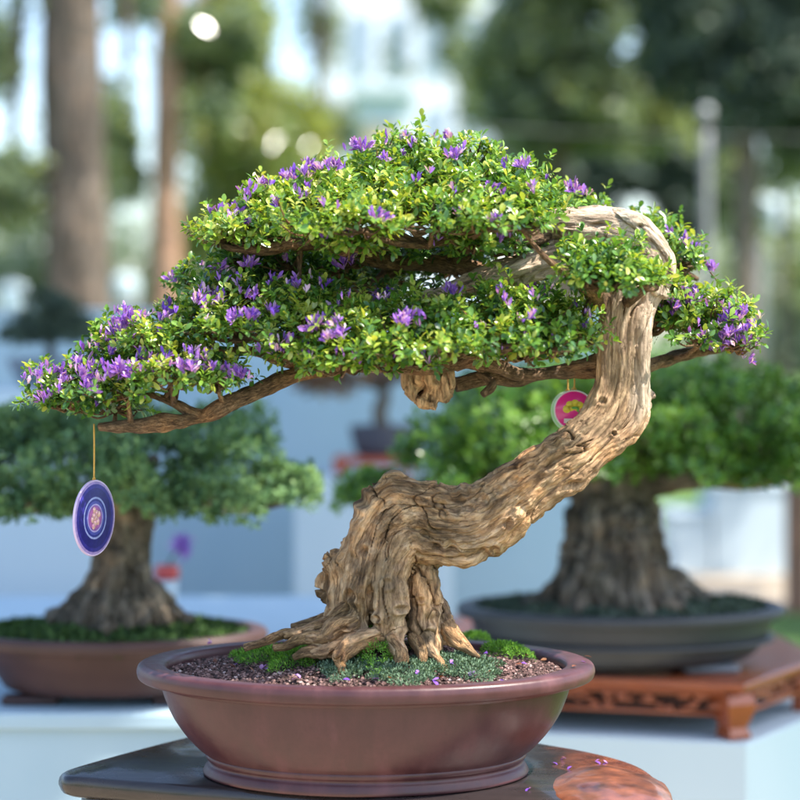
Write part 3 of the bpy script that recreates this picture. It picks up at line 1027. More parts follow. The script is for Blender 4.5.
def prism(mb, pl_, z0, z1, bev=0.003):
    n = len(pl_)
    v = []
    for (d, z) in ((bev, z0), (0, z0 + bev), (0, z1 - bev), (bev * .4, z1 - bev * .3), (bev * 1.4, z1)):
        v += [(x, y, z) for x, y in inset(pl_, d)]
    f = [(i * n + k, i * n + (k + 1) % n, (i + 1) * n + (k + 1) % n, (i + 1) * n + k) for i in range(4) for k in range(n)]
    f += [tuple(reversed(range(n))), tuple(4 * n + k for k in range(n))]
    mb.add(v, f)


ZP = zat(740, 3.56)
pl = empty('display_plinth', (0.4, 3.97, 0), 'white plinth under the carved red wooden stand', 'plinth')
mb = MB()
prism(mb, inset(POLY, -.004), 0.0, ZP, 0.005)
mb.build('body', M['white'], pl, False)
sd = empty('carved_stand', (0.4, 3.97, ZP), 'low red brown carved wooden stand under the grey pot', 'stand')
mb = MB()
prism(mb, POLY, ZR - 0.017, ZR, 0.005)
mb.build('top', M['redwood'], sd, False)
mb = MB()
prism(mb, inset(POLY, .012), ZR - 0.024, ZR - 0.0172, 0.002)
mb.build('moulding', M['redwood'], sd, False)


def apron(a, bpt, z0, z1, name, seed):
    """carved pierced board between two plan points"""
    a, bpt = np.array(a), np.array(bpt)
    rr = random.Random(seed)
    d = bpt - a
    L = np.linalg.norm(d)
    u = d / L
    nrm_ = np.array([u[1], -u[0]])
    mb = MB()
    h = z1 - z0

    def put(x, z, rx, rz, y0=0.0, th=0.008):
        pts = []
        n = 14
        for yy, s in ((0.0, 1.0), (th * .7, 1.0), (th, 0.7)):
            for k in range(n):
                an = 2 * math.pi * k / n
                q = a + u * (x + rx * s * math.cos(an)) + nrm_ * (y0 + yy)
                pts.append((q[0], q[1], z + rz * s * math.sin(an)))
        f = []
        for i in range(2):
            for k in range(n):
                m_ = (k + 1) % n
                f.append((i * n + k, i * n + m_, (i + 1) * n + m_, (i + 1) * n + k))
        f.append(tuple(range(2 * n, 3 * n)))
        mb.add(pts, f)
    for zc, t_ in ((z0 + h * .07, h * .07), (z1 - h * .06, h * .06)):
        q = [a, bpt, bpt + nrm_ * 0.012, a + nrm_ * 0.012]
        v = [(p[0], p[1], zc - t_) for p in q] + [(p[0], p[1], zc + t_) for p in q]
        mb.add(v, [(0, 3, 2, 1), (4, 5, 6, 7), (0, 1, 5, 4), (1, 2, 6, 5), (2, 3, 7, 6), (3, 0, 4, 7)])
    x = 0.02
    while x < L - 0.02:
        for q in range(3):
            put(x + rr.uniform(-.012, .012), z0 + h * rr.uniform(.2, .8), rr.uniform(.006, .014), h * rr.uniform(.08, .17), rr.uniform(0, .003))
        x += rr.uniform(.022, .042)
    mb.build(name, M['redwood'], sd)


zb = zat(719, 3.54)
PI_ = inset(POLY, .03)
apron(PI_[0], PI_[1], zb, ZR - 0.0245, 'carved_apron', 1)
apron(PI_[1], PI_[2], zb, ZR - 0.0245, 'carved_apron', 2)
apron(PI_[2], PI_[3], zb, ZR - 0.0245, 'carved_apron', 3)
mb = MB()
prism(mb, inset(POLY, .045), zb + .004, ZR - .0245, 0.002)
mb.build('hole_shade_panel', M['hole_shade'], sd, False)  # dark block behind the carving, stands in for the shade in its holes
cen_ = POLY.mean(0)
PL_ = inset(POLY, .038)
for q in PL_:
    o_ = (q - cen_) / np.linalg.norm(q - cen_)
    t_ = np.array([-o_[1], o_[0]])
    v, f = [], []
    lvl = [(ZR - .0245, .026, 0), (ZR - .042, .032, .3), (zb, .026, .3), (ZP + .022, .019, .1), (ZP + .009, .024, .5), (ZP + .001, .022, .5)]
    for (z, r_, k_) in lvl:
        for (a_, b_) in ((-1, -1), (1, -1), (1, 1), (-1, 1)):
            w_ = q + o_ * (.010 * k_ + a_ * r_) + t_ * (b_ * r_)
            v.append((w_[0], w_[1], z))
    for i in range(len(lvl) - 1):
        for j in range(4):
            k = (j + 1) % 4
            f.append((i * 4 + j, (i + 1) * 4 + j, (i + 1) * 4 + k, i * 4 + k))
    f += [(0, 1, 2, 3), tuple(reversed(range(20, 24)))]
    mb = MB()
    mb.add(v, f)
    mb.build('leg', M['redwood'], sd, False)

W = RD * K
gp = empty('bonsai_pot', rc, 'blue grey oval bonsai pot on the carved red stand', 'plant pot')
mb = MB()
lathe(mb, rounded([(0.5 * W, 6 * W), (118 * W, 6 * W), (134 * W, 14 * W), (146 * W, 32 * W), (152 * W, 49 * W), (150 * W, 51 * W), (100 * W, 51 * W)]), rc, 1, 0.62, 96)
mb.build('body', M['grey_clay'], gp)
mb = MB()
ring(mb, rc, 164 * W, 146 * W, 49.5 * W, 60 * W, 0.62)
mb.build('rim', M['grey_clay'], gp)
mb = MB()
ring(mb, rc, 152.5 * W, 140 * W, 26 * W, 30 * W, 0.62, rnd=0.002)
mb.build('raised_band', M['grey_clay'], gp)
lg = simple('pale_foot_clay', (0.14, 0.15, 0.17), (0.18, 0.19, 0.21), 10, 0.5)
for sx in (-1, 1):
    for sy in (-1, 1):
        mb = MB()
        x, y = rc[0] + sx * 82 * W, rc[1] + sy * 48 * W
        box(mb, (x - 0.055, y - 0.02, rc[2] + 0.0005), (x + 0.055, y + 0.02, rc[2] + 8 * W), bevel=0.007)
        mb.build('foot', lg, gp)
moss_bed('moss', rc + np.array([0, 0, 53 * W]), 146 * W, 0.62, 9 * W, 5200, M['ever'], '', 5)
rt = empty('bonsai_tree', rc + np.array([0, 0, .1]), 'bright green bonsai with stout dark trunk in the blue grey pot', 'bonsai tree')
gnarl('trunk', [
    [(612, 600, 44), (612, 570, 40), (614, 540, 40), (614, 500, 40), (612, 460, 36), (605, 430, 24)],
    [(545, 602, 14, -.02), (565, 585, 18, -.02), (580, 555, 20, -.02), (585, 510, 20)],
    [(680, 602, 14, -.02), (662, 585, 18, -.02), (648, 555, 20, -.02), (640, 510, 20)],
    [(566, 608, 13, -.10), (580, 582, 14, -.09), (592, 542, 14, -.075), (596, 505, 15, -.06)],
    [(592, 609, 11, -.13), (600, 585, 12, -.105), (606, 550, 12, -.085), (608, 510, 13, -.07)],
    [(635, 609, 11, -.13), (632, 585, 11, -.105), (628, 550, 12, -.085), (624, 510, 13, -.07)],
    [(524, 606, 8, -.03), (550, 592, 13, -.03), (577, 560, 15, -.03)],
    [(548, 612, 9, -.12), (566, 596, 12, -.10), (582, 565, 13, -.08)],
    [(676, 612, 9, -.12), (660, 596, 12, -.10), (645, 565, 13, -.08)],
    [(612, 608, 14, -.11), (615, 580, 14, -.09), (618, 545, 14, -.07), (616, 510, 14, -.05)],
    [(650, 606, 15, -.09), (640, 580, 15, -.08), (634, 545, 15, -.06), (630, 510, 15, -.05)],
    [(705, 600, 8, 0), (685, 592, 12, 0), (655, 575, 15, 0)]], RD, 0.0055, M['dark_bark'], rt, amp=2.4, ffreq=45)
for k, pth in enumerate([[(600, 490, 18, 0), (540, 475, 14, -.05), (480, 478, 9, -.06), (400, 488, 5, -.05)], [(625, 490, 18, 0), (690, 475, 12, -.05), (750, 480, 8, -.05), (800, 470, 5, -.02)],
                         [(610, 460, 16, 0), (570, 430, 10, .1), (520, 415, 6, .15)], [(610, 460, 16, 0), (650, 430, 9, -.1), (700, 420, 6, -.15)]]):
    mb = MB()
    tube(mb, [P(a[0], a[1], RD) + np.array([0, a[3], 0]) for a in pth], [a[2] * W for a in pth], 8, 10, 0.2, k, freq=60)
    mb.build('branch', M['dark_bark'], rt)
pad_foliage(rt, [(452, 456, 46, 38, 0, .15), (500, 425, 62, 48, 0, .18), (560, 402, 62, 44, .03, .18), (625, 398, 66, 38, .05, .18), (688, 398, 66, 38, .03, .18), (742, 425, 60, 48, 0, .18), (795, 440, 50, 50, 0, .16),
                 (700, 462, 58, 38, -.12, .13), (652, 455, 58, 44, -.14, .14), (485, 480, 58, 28, -.08, .14), (380, 497, 36, 13, -.04, .10), (560, 458, 62, 38, -.1, .14), (765, 470, 48, 24, -.1, .1), (840, 470, 40, 36, 0, .14)],
            RD, M['bright'], 0.017, 8, 560, (20, 75), 0.5, 0.24, True, 'foliage', 80)

# --- small far bonsai on red stand ------------------------------------------
FD = 5.9
W = FD * K
ZF = zat(472, FD)
fc = P(374, 472, FD)
p3 = empty('display_plinth', (fc[0], FD, 0), 'white plinth before the panel wall under the orange red stand', 'plinth')
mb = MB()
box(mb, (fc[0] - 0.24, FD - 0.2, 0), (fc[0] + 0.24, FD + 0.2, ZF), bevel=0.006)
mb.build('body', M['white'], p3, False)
s3 = empty('low_stand', fc, 'small orange red lacquered stand under the dark round pot in the middle distance', 'stand')
mb = MB()
box(mb, (fc[0] - 40 * W, FD - 0.1, ZF + 9 * W), (fc[0] + 40 * W, FD + 0.1, ZF + 16 * W), bevel=0.005)
mb.build('top', M['orange'], s3)
for sx in (-1, 1):
    for sy in (-1, 1):
        mb = MB()
        x, y = fc[0] + sx * 33 * W, FD + sy * .08
        box(mb, (x - 6 * W, y - .012, ZF + .001), (x + 6 * W, y + .012, ZF + 9 * W), bevel=0.004)
        mb.build('leg', M['orange'], s3)
pz = ZF + 16 * W
fpot = empty('bonsai_pot', (fc[0], FD, pz), 'small dark flared pot on the orange red stand', 'plant pot')
mb = MB()
lathe(mb, rounded([(0.4 * W, 0.001), (24 * W, 0.001), (29 * W, 10 * W), (33 * W, 30 * W), (30 * W, 31 * W), (29 * W, 26 * W), (0.4 * W, 26 * W)]), (fc[0] + 8 * W, FD, pz), 1, 0.8, 40)
mb.build('body', simple('slate_clay', (0.06, 0.055, 0.075), (0.085, 0.08, 0.10), 8, 0.5), fpot)
ft = empty('bonsai_tree', (fc[0] + 8 * W, FD, pz + 26 * W), 'small rusty leaved bonsai in the dark flared pot, mostly behind the lower pads', 'bonsai tree')
mb = MB()
tube(mb, [P(382, 432, FD), P(380, 412, FD), P(385, 395, FD), P(378, 372, FD)], [9 * W, 7 * W, 6 * W, 4 * W], 8, 12, 0.15, 2, freq=30)
mb.build('trunk', M['dark_bark'], ft)
for k, q in enumerate([[(382, 388), (350, 380), (325, 386), (305, 396)], [(382, 386), (410, 376), (440, 384)]]):
    mb = MB()
    tube(mb, [P(a, b_, FD) for a, b_ in q], [5 * W, 4 * W, 3 * W, 2 * W][:len(q)], 8, 8, 0.15, k, freq=30)
    mb.build('branch', M['dark_bark'], ft)
pad_foliage(ft, [(325, 388, 30, 12, 0, .08), (350, 376, 40, 10, 0, .1), (415, 376, 36, 10, 0, .1), (380, 356, 60, 20, 0, .16), (440, 384, 18, 8, 0, .06)], FD, M['rust'], 0.02, 6, 160, name='foliage', seed=120)

# --- far left small bonsai ----------------------------------------------------
W = 5.6 * K
lc2 = P(48, 388, 5.6)
p4 = empty('display_plinth', (lc2[0], 5.6, 0), 'tall white plinth at the left edge under the small round bonsai', 'plinth')
mb = MB()
box(mb, (lc2[0] - .24, 5.38, 0), (lc2[0] + .24, 5.82, lc2[2]), bevel=0.006)
mb.build('body', M['white'], p4, False)
q = empty('bonsai_pot', lc2, 'small slate blue shallow pot on the tall plinth at the left edge', 'plant pot')
mb = MB()
lathe(mb, rounded([(0.4 * W, 0.001), (26 * W, 0.001), (38 * W, 20 * W), (42 * W, 30 * W), (38 * W, 31 * W), (36 * W, 26 * W), (0.4 * W, 26 * W)]), lc2, 1, 0.7, 40)
mb.build('body', simple('slate_blue_clay', (0.12, 0.15, 0.20), (0.17, 0.21, 0.26), 8, 0.5), q)
q = empty('bonsai_tree', lc2 + np.array([0, 0, 26 * W]), 'small dark green rounded bonsai against the left end of the wall', 'bonsai tree')
mb = MB()
tube(mb, [lc2 + np.array([0, 0, 22 * W]), lc2 + np.array([3 * W, 0, 36 * W]), lc2 + np.array([0, 0, 58 * W])], [7 * W, 5 * W, 3 * W], 8, 12, 0.15, 2, freq=30)
mb.build('trunk', M['dark_bark'], q)
pad_foliage(q, [(46, 330, 36, 20, 0, .1), (44, 310, 26, 16, 0, .08), (66, 335, 24, 14, 0, .07), (26, 338, 24, 12, 0, .07)], 5.6, M['ever'], 0.018, 6, 330, name='foliage', seed=150)

# --- white plinths far right ---------------------------------------------------
for (x0, x1, y0, lab) in ((673, 711, 512, 'low white box far right, left of the taller white box'), (713, 788, 484, 'taller white box on the lawn far right')):
    a, b_ = P(x0, 0, 10.6), P(x1, 0, 10.6)
    t = empty('display_plinth', ((a[0] + b_[0]) / 2, 10.8, 0), lab, 'plinth')
    mb = MB()
    box(mb, (a[0], 10.6, 0), (b_[0], 11.1, zat(y0 + 5, 10.6)), bevel=0.01)
    mb.build('body', M['white'], t, False)
    mb = MB()
    box(mb, (a[0] - .015, 10.585, zat(y0 + 5, 10.6) + .001), (b_[0] + .01, 11.11, zat(y0, 10.6)), bevel=0.006)
    mb.build('top', M['white'], t, False)
q = P(725, 484, 10.85)
t = empty('bonsai_tree', q, 'small pale leaved bonsai standing on the taller white box', 'bonsai tree')
mb = MB()
tube(mb, [q + np.array([0, 0, .002]), q + np.array([.02, 0, .08]), q + np.array([0, 0, .18])], [.03, .022, .012], 8, 10, .15, 1, freq=20)
mb.build('trunk', M['dark_bark'], t)
pad_foliage(t, [(725, 470, 26, 10, 0, .12), (712, 478, 16, 6, 0, .1)], 10.85, M['park'], .04, 6, 120, seed=170)
mb = MB()
q = P(797, 0, 9.2)
box(mb, (q[0] - .05, 9.15, 0), (q[0] + .05, 9.25, zat(482, 9.2)), bevel=0.008)
tag(mb.build('wooden_post', M['post'], None, False), 'reddish brown wooden post at the right edge beside the white boxes', 'post')

# ================================================================== MAIN STAND
ZS = zat(772, D0)               # top of the stand
stand = empty('rosewood_stand', (-.06, 2.5, 0), 'dark glossy rosewood stand with a red burl corner under the main pot', 'stand')
outline = [(-.452, 2.50), (-.44, 2.535), (-.375, 2.64), (-.315, 2.725), (-.25, 2.80), (-.10, 2.855), (.08, 2.84), (.19, 2.70), (.265, 2.63), (.318, 2.555), (.338, 2.46), (.33, 2.36), (.24, 2.28),
           (.05, 2.325), (-.14, 2.385), (-.30, 2.43), (-.405, 2.465), (-.44, 2.478)]
ol = catmull(np.array([(x, y, 0) for x, y in outline + outline[:1]]), 6)[:-1][::-1]


def slab(mb, ol, c, z0, z1, rnd, ins=0.0):
    n = len(ol)
    v, f = [], []
    cc = np.array([c[0], c[1], 0])
    d = ol - cc
    L = np.linalg.norm(d, axis=1, keepdims=True)
    lv = [(rnd, z0), (rnd * .3, z0 + rnd * .3), (0, z0 + rnd), (0, z1 - rnd), (rnd * .12, z1 - rnd * .55), (rnd * .4, z1 - rnd * .18), (rnd, z1)]
    for (i_, z) in lv:
        q = cc + d * (1 - (i_ + ins) / L)
        q[:, 2] = z
        v.append(q)
    for i in range(len(lv) - 1):
        for j in range(n):
            k = (j + 1) % n
            f.append((i * n + k, i * n + j, (i + 1) * n + j, (i + 1) * n + k))
    f.append(tuple((len(lv) - 1) * n + n - 1 - j for j in range(n)))
    f.append(tuple(range(n)))
    mb.add(np.vstack(v), f)


mb = MB()
slab(mb, ol, (-.05, 2.55), ZS - 0.028, ZS, 0.012)
mb.build('top', M['rosewood'], stand)
mb = MB()
slab(mb, ol, (-.05, 2.55), ZS - 0.085, ZS - 0.0285, 0.006, 0.03)
mb.build('apron', M['rosewood'], stand)
for (x, y) in ((-.37, 2.53), (-.16, 2.74), (.12, 2.72), (.26, 2.42), (-.1, 2.44)):
    mb = MB()
    tube(mb, [(x, y, 0), (x, y, .2), (x, y, .5), (x, y, ZS - .0855)], [.035, .022, .026, .034], 8, 16, fib=False)
    mb.build('leg', M['rosewood'], stand)
# burl swelling out of the right corner
mb = MB()
nu, nv_ = 40, 72
v = []
for i in range(nu + 1):
    ph = math.pi * i / nu
    th = np.linspace(0, 2 * math.pi, nv_, endpoint=False)
    v.append(np.stack([math.sin(ph) * np.cos(th), math.sin(ph) * np.sin(th), np.full(nv_, math.cos(ph))], -1))
v = np.vstack(v)
k_ = 1 + 0.07 * fbm(v * 2.0, 2, 3) + 0.012 * fbm(v * 7, 2, 5)
# creased: rounded swellings that meet in sharp valleys
k_ = k_ + 0.035 * np.abs(fbm(v * 3.1 + 4, 1, 8))
v = v * k_[:, None] * np.array([.082, .150, .0245]) + np.array([.266, 2.41, ZS - .0135])
mb.add(v, [(i * nv_ + j, (i + 1) * nv_ + j, (i + 1) * nv_ + (j + 1) % nv_, i * nv_ + (j + 1) % nv_) for i in range(nu) for j in range(nv_)])
mb.build('burl', M['burl'], stand)

# ================================================================== MAIN POT
W = D0 * K
pc0 = P(366, 772, D0)
pc0[2] = ZS + 0.0004
pot = empty('bonsai_pot', pc0, 'large reddish brown oval bonsai pot on the dark rosewood stand', 'plant pot')
HR = 111 * W
ASP = 0.67
prof = [(0.4 * W, .002), (150 * W, .002), (156 * W, 16 * W), (158 * W, 20 * W), (168 * W, 27 * W), (182 * W, 42 * W), (194 * W, 60 * W), (202 * W, 80 * W), (204.5 * W, 91 * W), (206 * W, 95 * W), (180 * W, 96 * W)]
mb = MB()
lathe(mb, rounded(prof, 6, .4), pc0, 1, ASP, 160)
mb.build('body', M['clay'], pot)
mb = MB()   # rolled rim: fillet, lip and inner wall
rim = [(200 * W, 90 * W), (207 * W, 89.5 * W), (209 * W, 92 * W), (211 * W, 95 * W), (219 * W, 93.5 * W), (227 * W, 96 * W), (229 * W, 103 * W), (227 * W, 109 * W), (221 * W, 111.5 * W), (206 * W, 111 * W), (201 * W, 109.5 * W), (198.5 * W, 105 * W), (198 * W, 92 * W), (200 * W, 90 * W)]
lathe(mb, rounded(rim, 5, .35), pc0, 1, ASP, 160)
mb.build('rim', M['clay'], pot)
mb = MB()   # moulded foot ring
foot = [(140 * W, 0.0), (161 * W, 0.0), (163 * W, 3 * W), (160 * W, 9 * W), (156.5 * W, 11.5 * W), (156 * W, 14 * W), (159 * W, 16 * W), (160.5 * W, 18.5 * W), (160 * W, 21 * W), (157 * W, 22.5 * W), (140 * W, 22.5 * W)]
lathe(mb, rounded(foot, 4, .35), pc0, 1, ASP, 160)
mb.build('foot_ring', M['clay'], pot)

# soil mound
ZRIM = pc0[2] + HR


def soil_h(x, y):
    """x, y relative to the pot centre -> height"""
    u2 = (x / (198 * W)) ** 2 + (y / (198 * W * ASP)) ** 2
    bx, by = (x - 25 * W) / (130 * W), (y - 0.02) / (105 * W)
    return ZRIM - 9 * W - 1 * W * u2 + 23 * W * np.exp(-(bx * bx + by * by) * 1.6) * np.clip(1 - u2 ** 3, 0, 1)


mb = MB()
nr_, ns_ = 40, 120
v = []
for i in range(nr_ + 1):
    u = i / nr_
    th = np.linspace(0, 2 * math.pi, ns_, endpoint=False)
    x, y = 198.5 * W * u * np.cos(th), 198.5 * W * ASP * u * np.sin(th)
    v.append(np.stack([pc0[0] + x, pc0[1] + y, soil_h(x, y) + 0.0015 * fbm(np.stack([x * 90, y * 90, x * 0], -1), 2, 4)], -1))
f = []
for i in range(nr_):
    for j in range(ns_):
        k = (j + 1) % ns_
        f.append((i * ns_ + j, (i + 1) * ns_ + j, (i + 1) * ns_ + k, i * ns_ + k))
mb.add(np.vstack(v), f)
tag(mb.build('soil', M['soil'], pot), kind=None)

# loose lava grains on the soil
n = 9000
u = rng.uniform(size=n) ** 0.5 * 0.985
th = rng.uniform(0, 2 * math.pi, n)
gx, gy = 198 * W * u * np.cos(th), 198 * W * ASP * u * np.sin(th)
gs = rng.uniform(0.0011, 0.0031, n)
gz = soil_h(gx, gy) + gs * 0.35
tv = norm(np.array([[1, 0, 0], [-1, 0, 0], [0, 1, 0], [0, -1, 0], [0, 0, 1], [0, 0, -1], [.6, .6, .6], [-.6, .6, .6], [.6, -.6, .6], [-.6, -.6, .6]]))
tf = [(0, 6, 8), (0, 2, 6), (2, 4, 6), (4, 8, 6), (3, 0, 8), (4, 3, 8), (2, 1, 7), (1, 4, 7), (4, 2, 7), (1, 3, 9), (3, 4, 9), (4, 1, 9), (0, 3, 5), (3, 1, 5), (1, 2, 5), (2, 0, 5)]
jit = 1 + rng.uniform(-.35, .35, (n, 10, 1))
gv = (np.stack([pc0[0] + gx, pc0[1] + gy, gz], -1)[:, None, :] + tv[None] * gs[:, None, None] * jit * np.array([1, 1, .8])).reshape(-1, 3)
lp1 = np.array(tf).ravel()
loops = (lp1[None] + (np.arange(n) * 10)[:, None]).ravel()
tot = np.full(n * len(tf), 3)
o = link('gravel', new_mesh('gravel', gv, loops, np.arange(n * len(tf)) * 3, tot, M['grain'], {'tint': np.repeat(rng.uniform(0, 1, n), 10)}, False))
tag(o, kind='stuff')

# ================================================================== MAIN TREE
base = P(392, 640, D0)
tree = empty('bonsai_tree', base, 'flowering bonsai with thick twisted tan trunk and purple blossom in the front pot', 'bonsai tree')

TR = [
    # left buttress strands
    [(338, 640, 11, .0), (337, 612, 13, .0), (339, 580, 13, .0), (335, 562, 11, .0), (334, 553, 9, .0)],
    [(344, 645, 11, -.012), (347, 605, 13, -.012), (353, 568, 16, -.012), (368, 526, 19, -.01), (392, 497, 18, -.01), (425, 499, 17, -.02), (465, 502, 17, -.025), (510, 480, 14, -.025), (550, 450, 13, -.02), (585, 424, 13, -.015), (603, 390, 12, -.01), (606, 350, 11, -.012), (611, 315, 11, -.01), (620, 290, 12, 0)],
    [(364, 645, 8, -.03), (362, 605, 10, -.034), (366, 568, 14, -.03), (382, 532, 23, -.012), (415, 516, 33, 0), (450, 521, 35, -.005), (480, 518, 37, -.01), (510, 497, 32, -.015), (545, 471, 28, -.015), (580, 446, 26, -.01), (606, 418, 26, 0),
     (619, 385, 25, .005), (622, 350, 26, .005), (626, 320, 25, .0), (632, 296, 24, 0), (640, 275, 23, 0), (652, 262, 19, 0)],
    [(388, 642, 13, -.038), (387, 600, 15, -.042), (389, 568, 16, -.036), (406, 540, 21, -.018), (438, 542, 18, -.018), (475, 542, 17, -.02), (520, 508, 14, -.028), (560, 482, 13, -.028), (600, 450, 13, -.02), (630, 420, 14, -.01), (637, 385, 12, -.01), (638, 345, 12, -.012), (642, 315, 12, -.005), (650, 290, 14, 0)],
    [(368, 640, 13, .045), (370, 600, 19, .042), (377, 560, 24, .036), (397, 528, 30, .02), (430, 522, 34, .0)],
    # right leg
    [(426, 654, 6, -.03), (423, 628, 10, -.025), (420, 602, 11, -.02), (420, 578, 11, -.01), (427, 556, 17, 0), (445, 532, 30, 0)],
    [(454, 642, 7, -.005), (443, 618, 10, 0), (432, 592, 11, .005), (425, 568, 14, .01), (436, 545, 24, .01)],
    [(408, 642, 8, .05), (412, 610, 11, .05), (418, 575, 14, .04), (430, 545, 24, .02)],
    [(436, 648, 6, -.02), (432, 622, 9, -.015), (427, 596, 11, -.01), (424, 572, 13, -.005)],
    # root flares that run on as the surface roots
    [(352, 590, 12, -.01), (350, 608, 10, -.02), (326, 620, 8, -.03), (304, 627, 6, -.035), (284, 630, 5.5, -.04)],
    [(362, 590, 11, -.025), (356, 615, 10, -.035), (338, 622, 9.5, -.045), (326, 631, 8, -.05), (308, 632, 6, -.052)],
    [(386, 606, 12, -.035), (380, 630, 10, -.045), (362, 635, 8.5, -.06), (348, 641, 7.5, -.07), (342, 650, 6, -.08)],
    [(352, 620, 9, -.03), (345, 638, 8, -.045), (325, 645, 6.5, -.055), (308, 645, 5, -.06)],
    [(428, 612, 9, -.02), (428, 632, 8.5, -.03), (431, 645, 6.5, -.05), (440, 654, 5, -.065)],
    [(440, 608, 9, 0), (446, 626, 9, -.01), (456, 638, 7, -.025), (468, 645, 5, -.035)],
    [(390, 615, 11, -.038), (393, 634, 9.5, -.05), (400, 646, 7, -.065)],
    # burl on the left shoulder
    [(380, 500, 13, -.01), (388, 490, 12, -.012), (394, 482, 10, -.01), (403, 486, 9, -.01)],
    [(328, 575, 8, .01), (330, 586, 9, .01), (326, 598, 7, .01)],
    [(348, 540, 8, .01), (345, 546, 7, .01)],
    # top arch of deadwood
    [(648, 292, 20, 0), (656, 266, 19, 0), (646, 246, 18, 0), (628, 232, 17, 0), (606, 226, 17, -.005), (582, 224, 16, -.005), (556, 224, 15, .0), (532, 230, 12, .015)],
    [(668, 276, 7, -.01), (666, 258, 8, -.012), (652, 240, 8, -.015), (632, 222, 8, -.015), (612, 217, 6, -.012)],
    [(600, 232, 8, -.015), (580, 232, 9, -.018), (560, 230, 8, -.015)],
    # limb that falls back to the left inside the crown
    [(610, 240, 15, .02), (580, 246, 17, .02), (548, 258, 18, .01), (518, 270, 16, .0), (490, 278, 14, 0), (455, 290, 11, 0), (430, 305, 12, 0), (427, 340, 14, 0), (426, 366, 18, 0), (430, 385, 17, 0), (434, 396, 12, 0)],
    [(406, 372, 7, -.012), (408, 388, 7.5, -.014), (419, 401, 6, -.014), (436, 405, 6, -.01)], [(447, 370, 8, -.012), (448, 385, 7, -.012), (440, 400, 7, -.01)], [(414, 366, 9, .01), (420, 392, 10, .01)],
    # small stub on the right
    [(640, 388, 7, 0), (650, 395, 6, 0), (655, 396, 4.5, 0)],
]
KN = [(544, 463, 7, .007, .0035), (530, 465, 4, .004, .002), (483, 497, 6, .005, .004), (470, 505, 5, .004, .003), (497, 487, 5, .003, .003), (455, 508, 6, .005, .003), (421, 388, 8, .012, .001), (437, 380, 5, .008, .001), (430, 398, 4, .006, .0),
      (560, 218, 3, .003, .001), (640, 240, 5, .005, .002), (372, 590, 5, .004, .0), (416, 500, 6, .003, .002), (600, 400, 5, .003, .002), (398, 560, 6, .004, .0)]


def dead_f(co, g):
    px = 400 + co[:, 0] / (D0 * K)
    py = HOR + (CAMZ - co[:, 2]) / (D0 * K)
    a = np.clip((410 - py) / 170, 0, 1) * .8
    # silvery stripe on the right side of the upright part
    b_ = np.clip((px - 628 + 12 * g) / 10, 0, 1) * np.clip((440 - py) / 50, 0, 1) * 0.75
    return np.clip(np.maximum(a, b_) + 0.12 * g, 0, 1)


kr = random.Random(5)
for (kx, ky) in ((352, 590), (362, 550), (385, 580), (378, 615), (395, 515), (410, 500), (440, 500), (450, 545), (500, 520), (515, 480), (520, 505), (570, 435), (610, 430), (420, 600), (430, 615),
                 (412, 630), (345, 620), (365, 500), (380, 535), (425, 530), (462, 490), (490, 545), (555, 445), (436, 540), (398, 600)):
    KN.append((kx + kr.uniform(-3, 3), ky + kr.uniform(-3, 3), kr.uniform(3, 9), kr.uniform(.001, .007), kr.uniform(.001, .005)))
gnarl('trunk', TR, D0, 0.0013, M['bark'], tree, knots=KN, dead=dead_f, amp=1.15, ffreq=68.0, cuts=[(396, 460, 352, 420)])

# surface roots
RT = [
    [(350, 608, 8, -.02), (326, 620, 7, -.03), (304, 627, 6, -.035), (284, 630, 6, -.04), (266, 637, 5, -.045), (247, 641, 3.5, -.045)],
    [(356, 615, 8, -.035), (338, 622, 9, -.045), (326, 631, 8, -.05), (308, 632, 6, -.052), (290, 639, 5, -.05), (276, 641, 4, -.05)],
    [(380, 632, 9, -.045), (362, 634, 8, -.06), (348, 641, 7, -.07), (342, 650, 6.5, -.08), (345, 663, 5, -.09)],
    [(345, 638, 7, -.045), (325, 645, 6, -.055), (308, 645, 5, -.06), (296, 650, 4, -.06)],
    [(428, 632, 8, -.03), (431, 645, 6, -.05), (440, 654, 5, -.065), (444, 663, 4.5, -.075), (450, 669, 3, -.08)],
    [(414, 632, 8, -.035), (421, 646, 6, -.055), (420, 658, 4, -.07)],
    [(446, 626, 9, -.01), (456, 638, 7, -.025), (468, 645, 5, -.035), (478, 652, 3, -.04)],
    [(340, 618, 8, .03), (315, 627, 6, .04), (290, 632, 5, .05)],
    [(392, 636, 9, -.05), (400, 646, 7, -.065), (398, 658, 4, -.075)],
]
for k, rt_ in enumerate(RT):
    mb = MB()
    tube(mb, [P(a[0], a[1], D0) + np.array([0, a[3], 0]) for a in rt_], [a[2] * W for a in rt_], 10, 16, 0.5, k + 2, freq=75)
    mb.build('root', M['root'], tree)

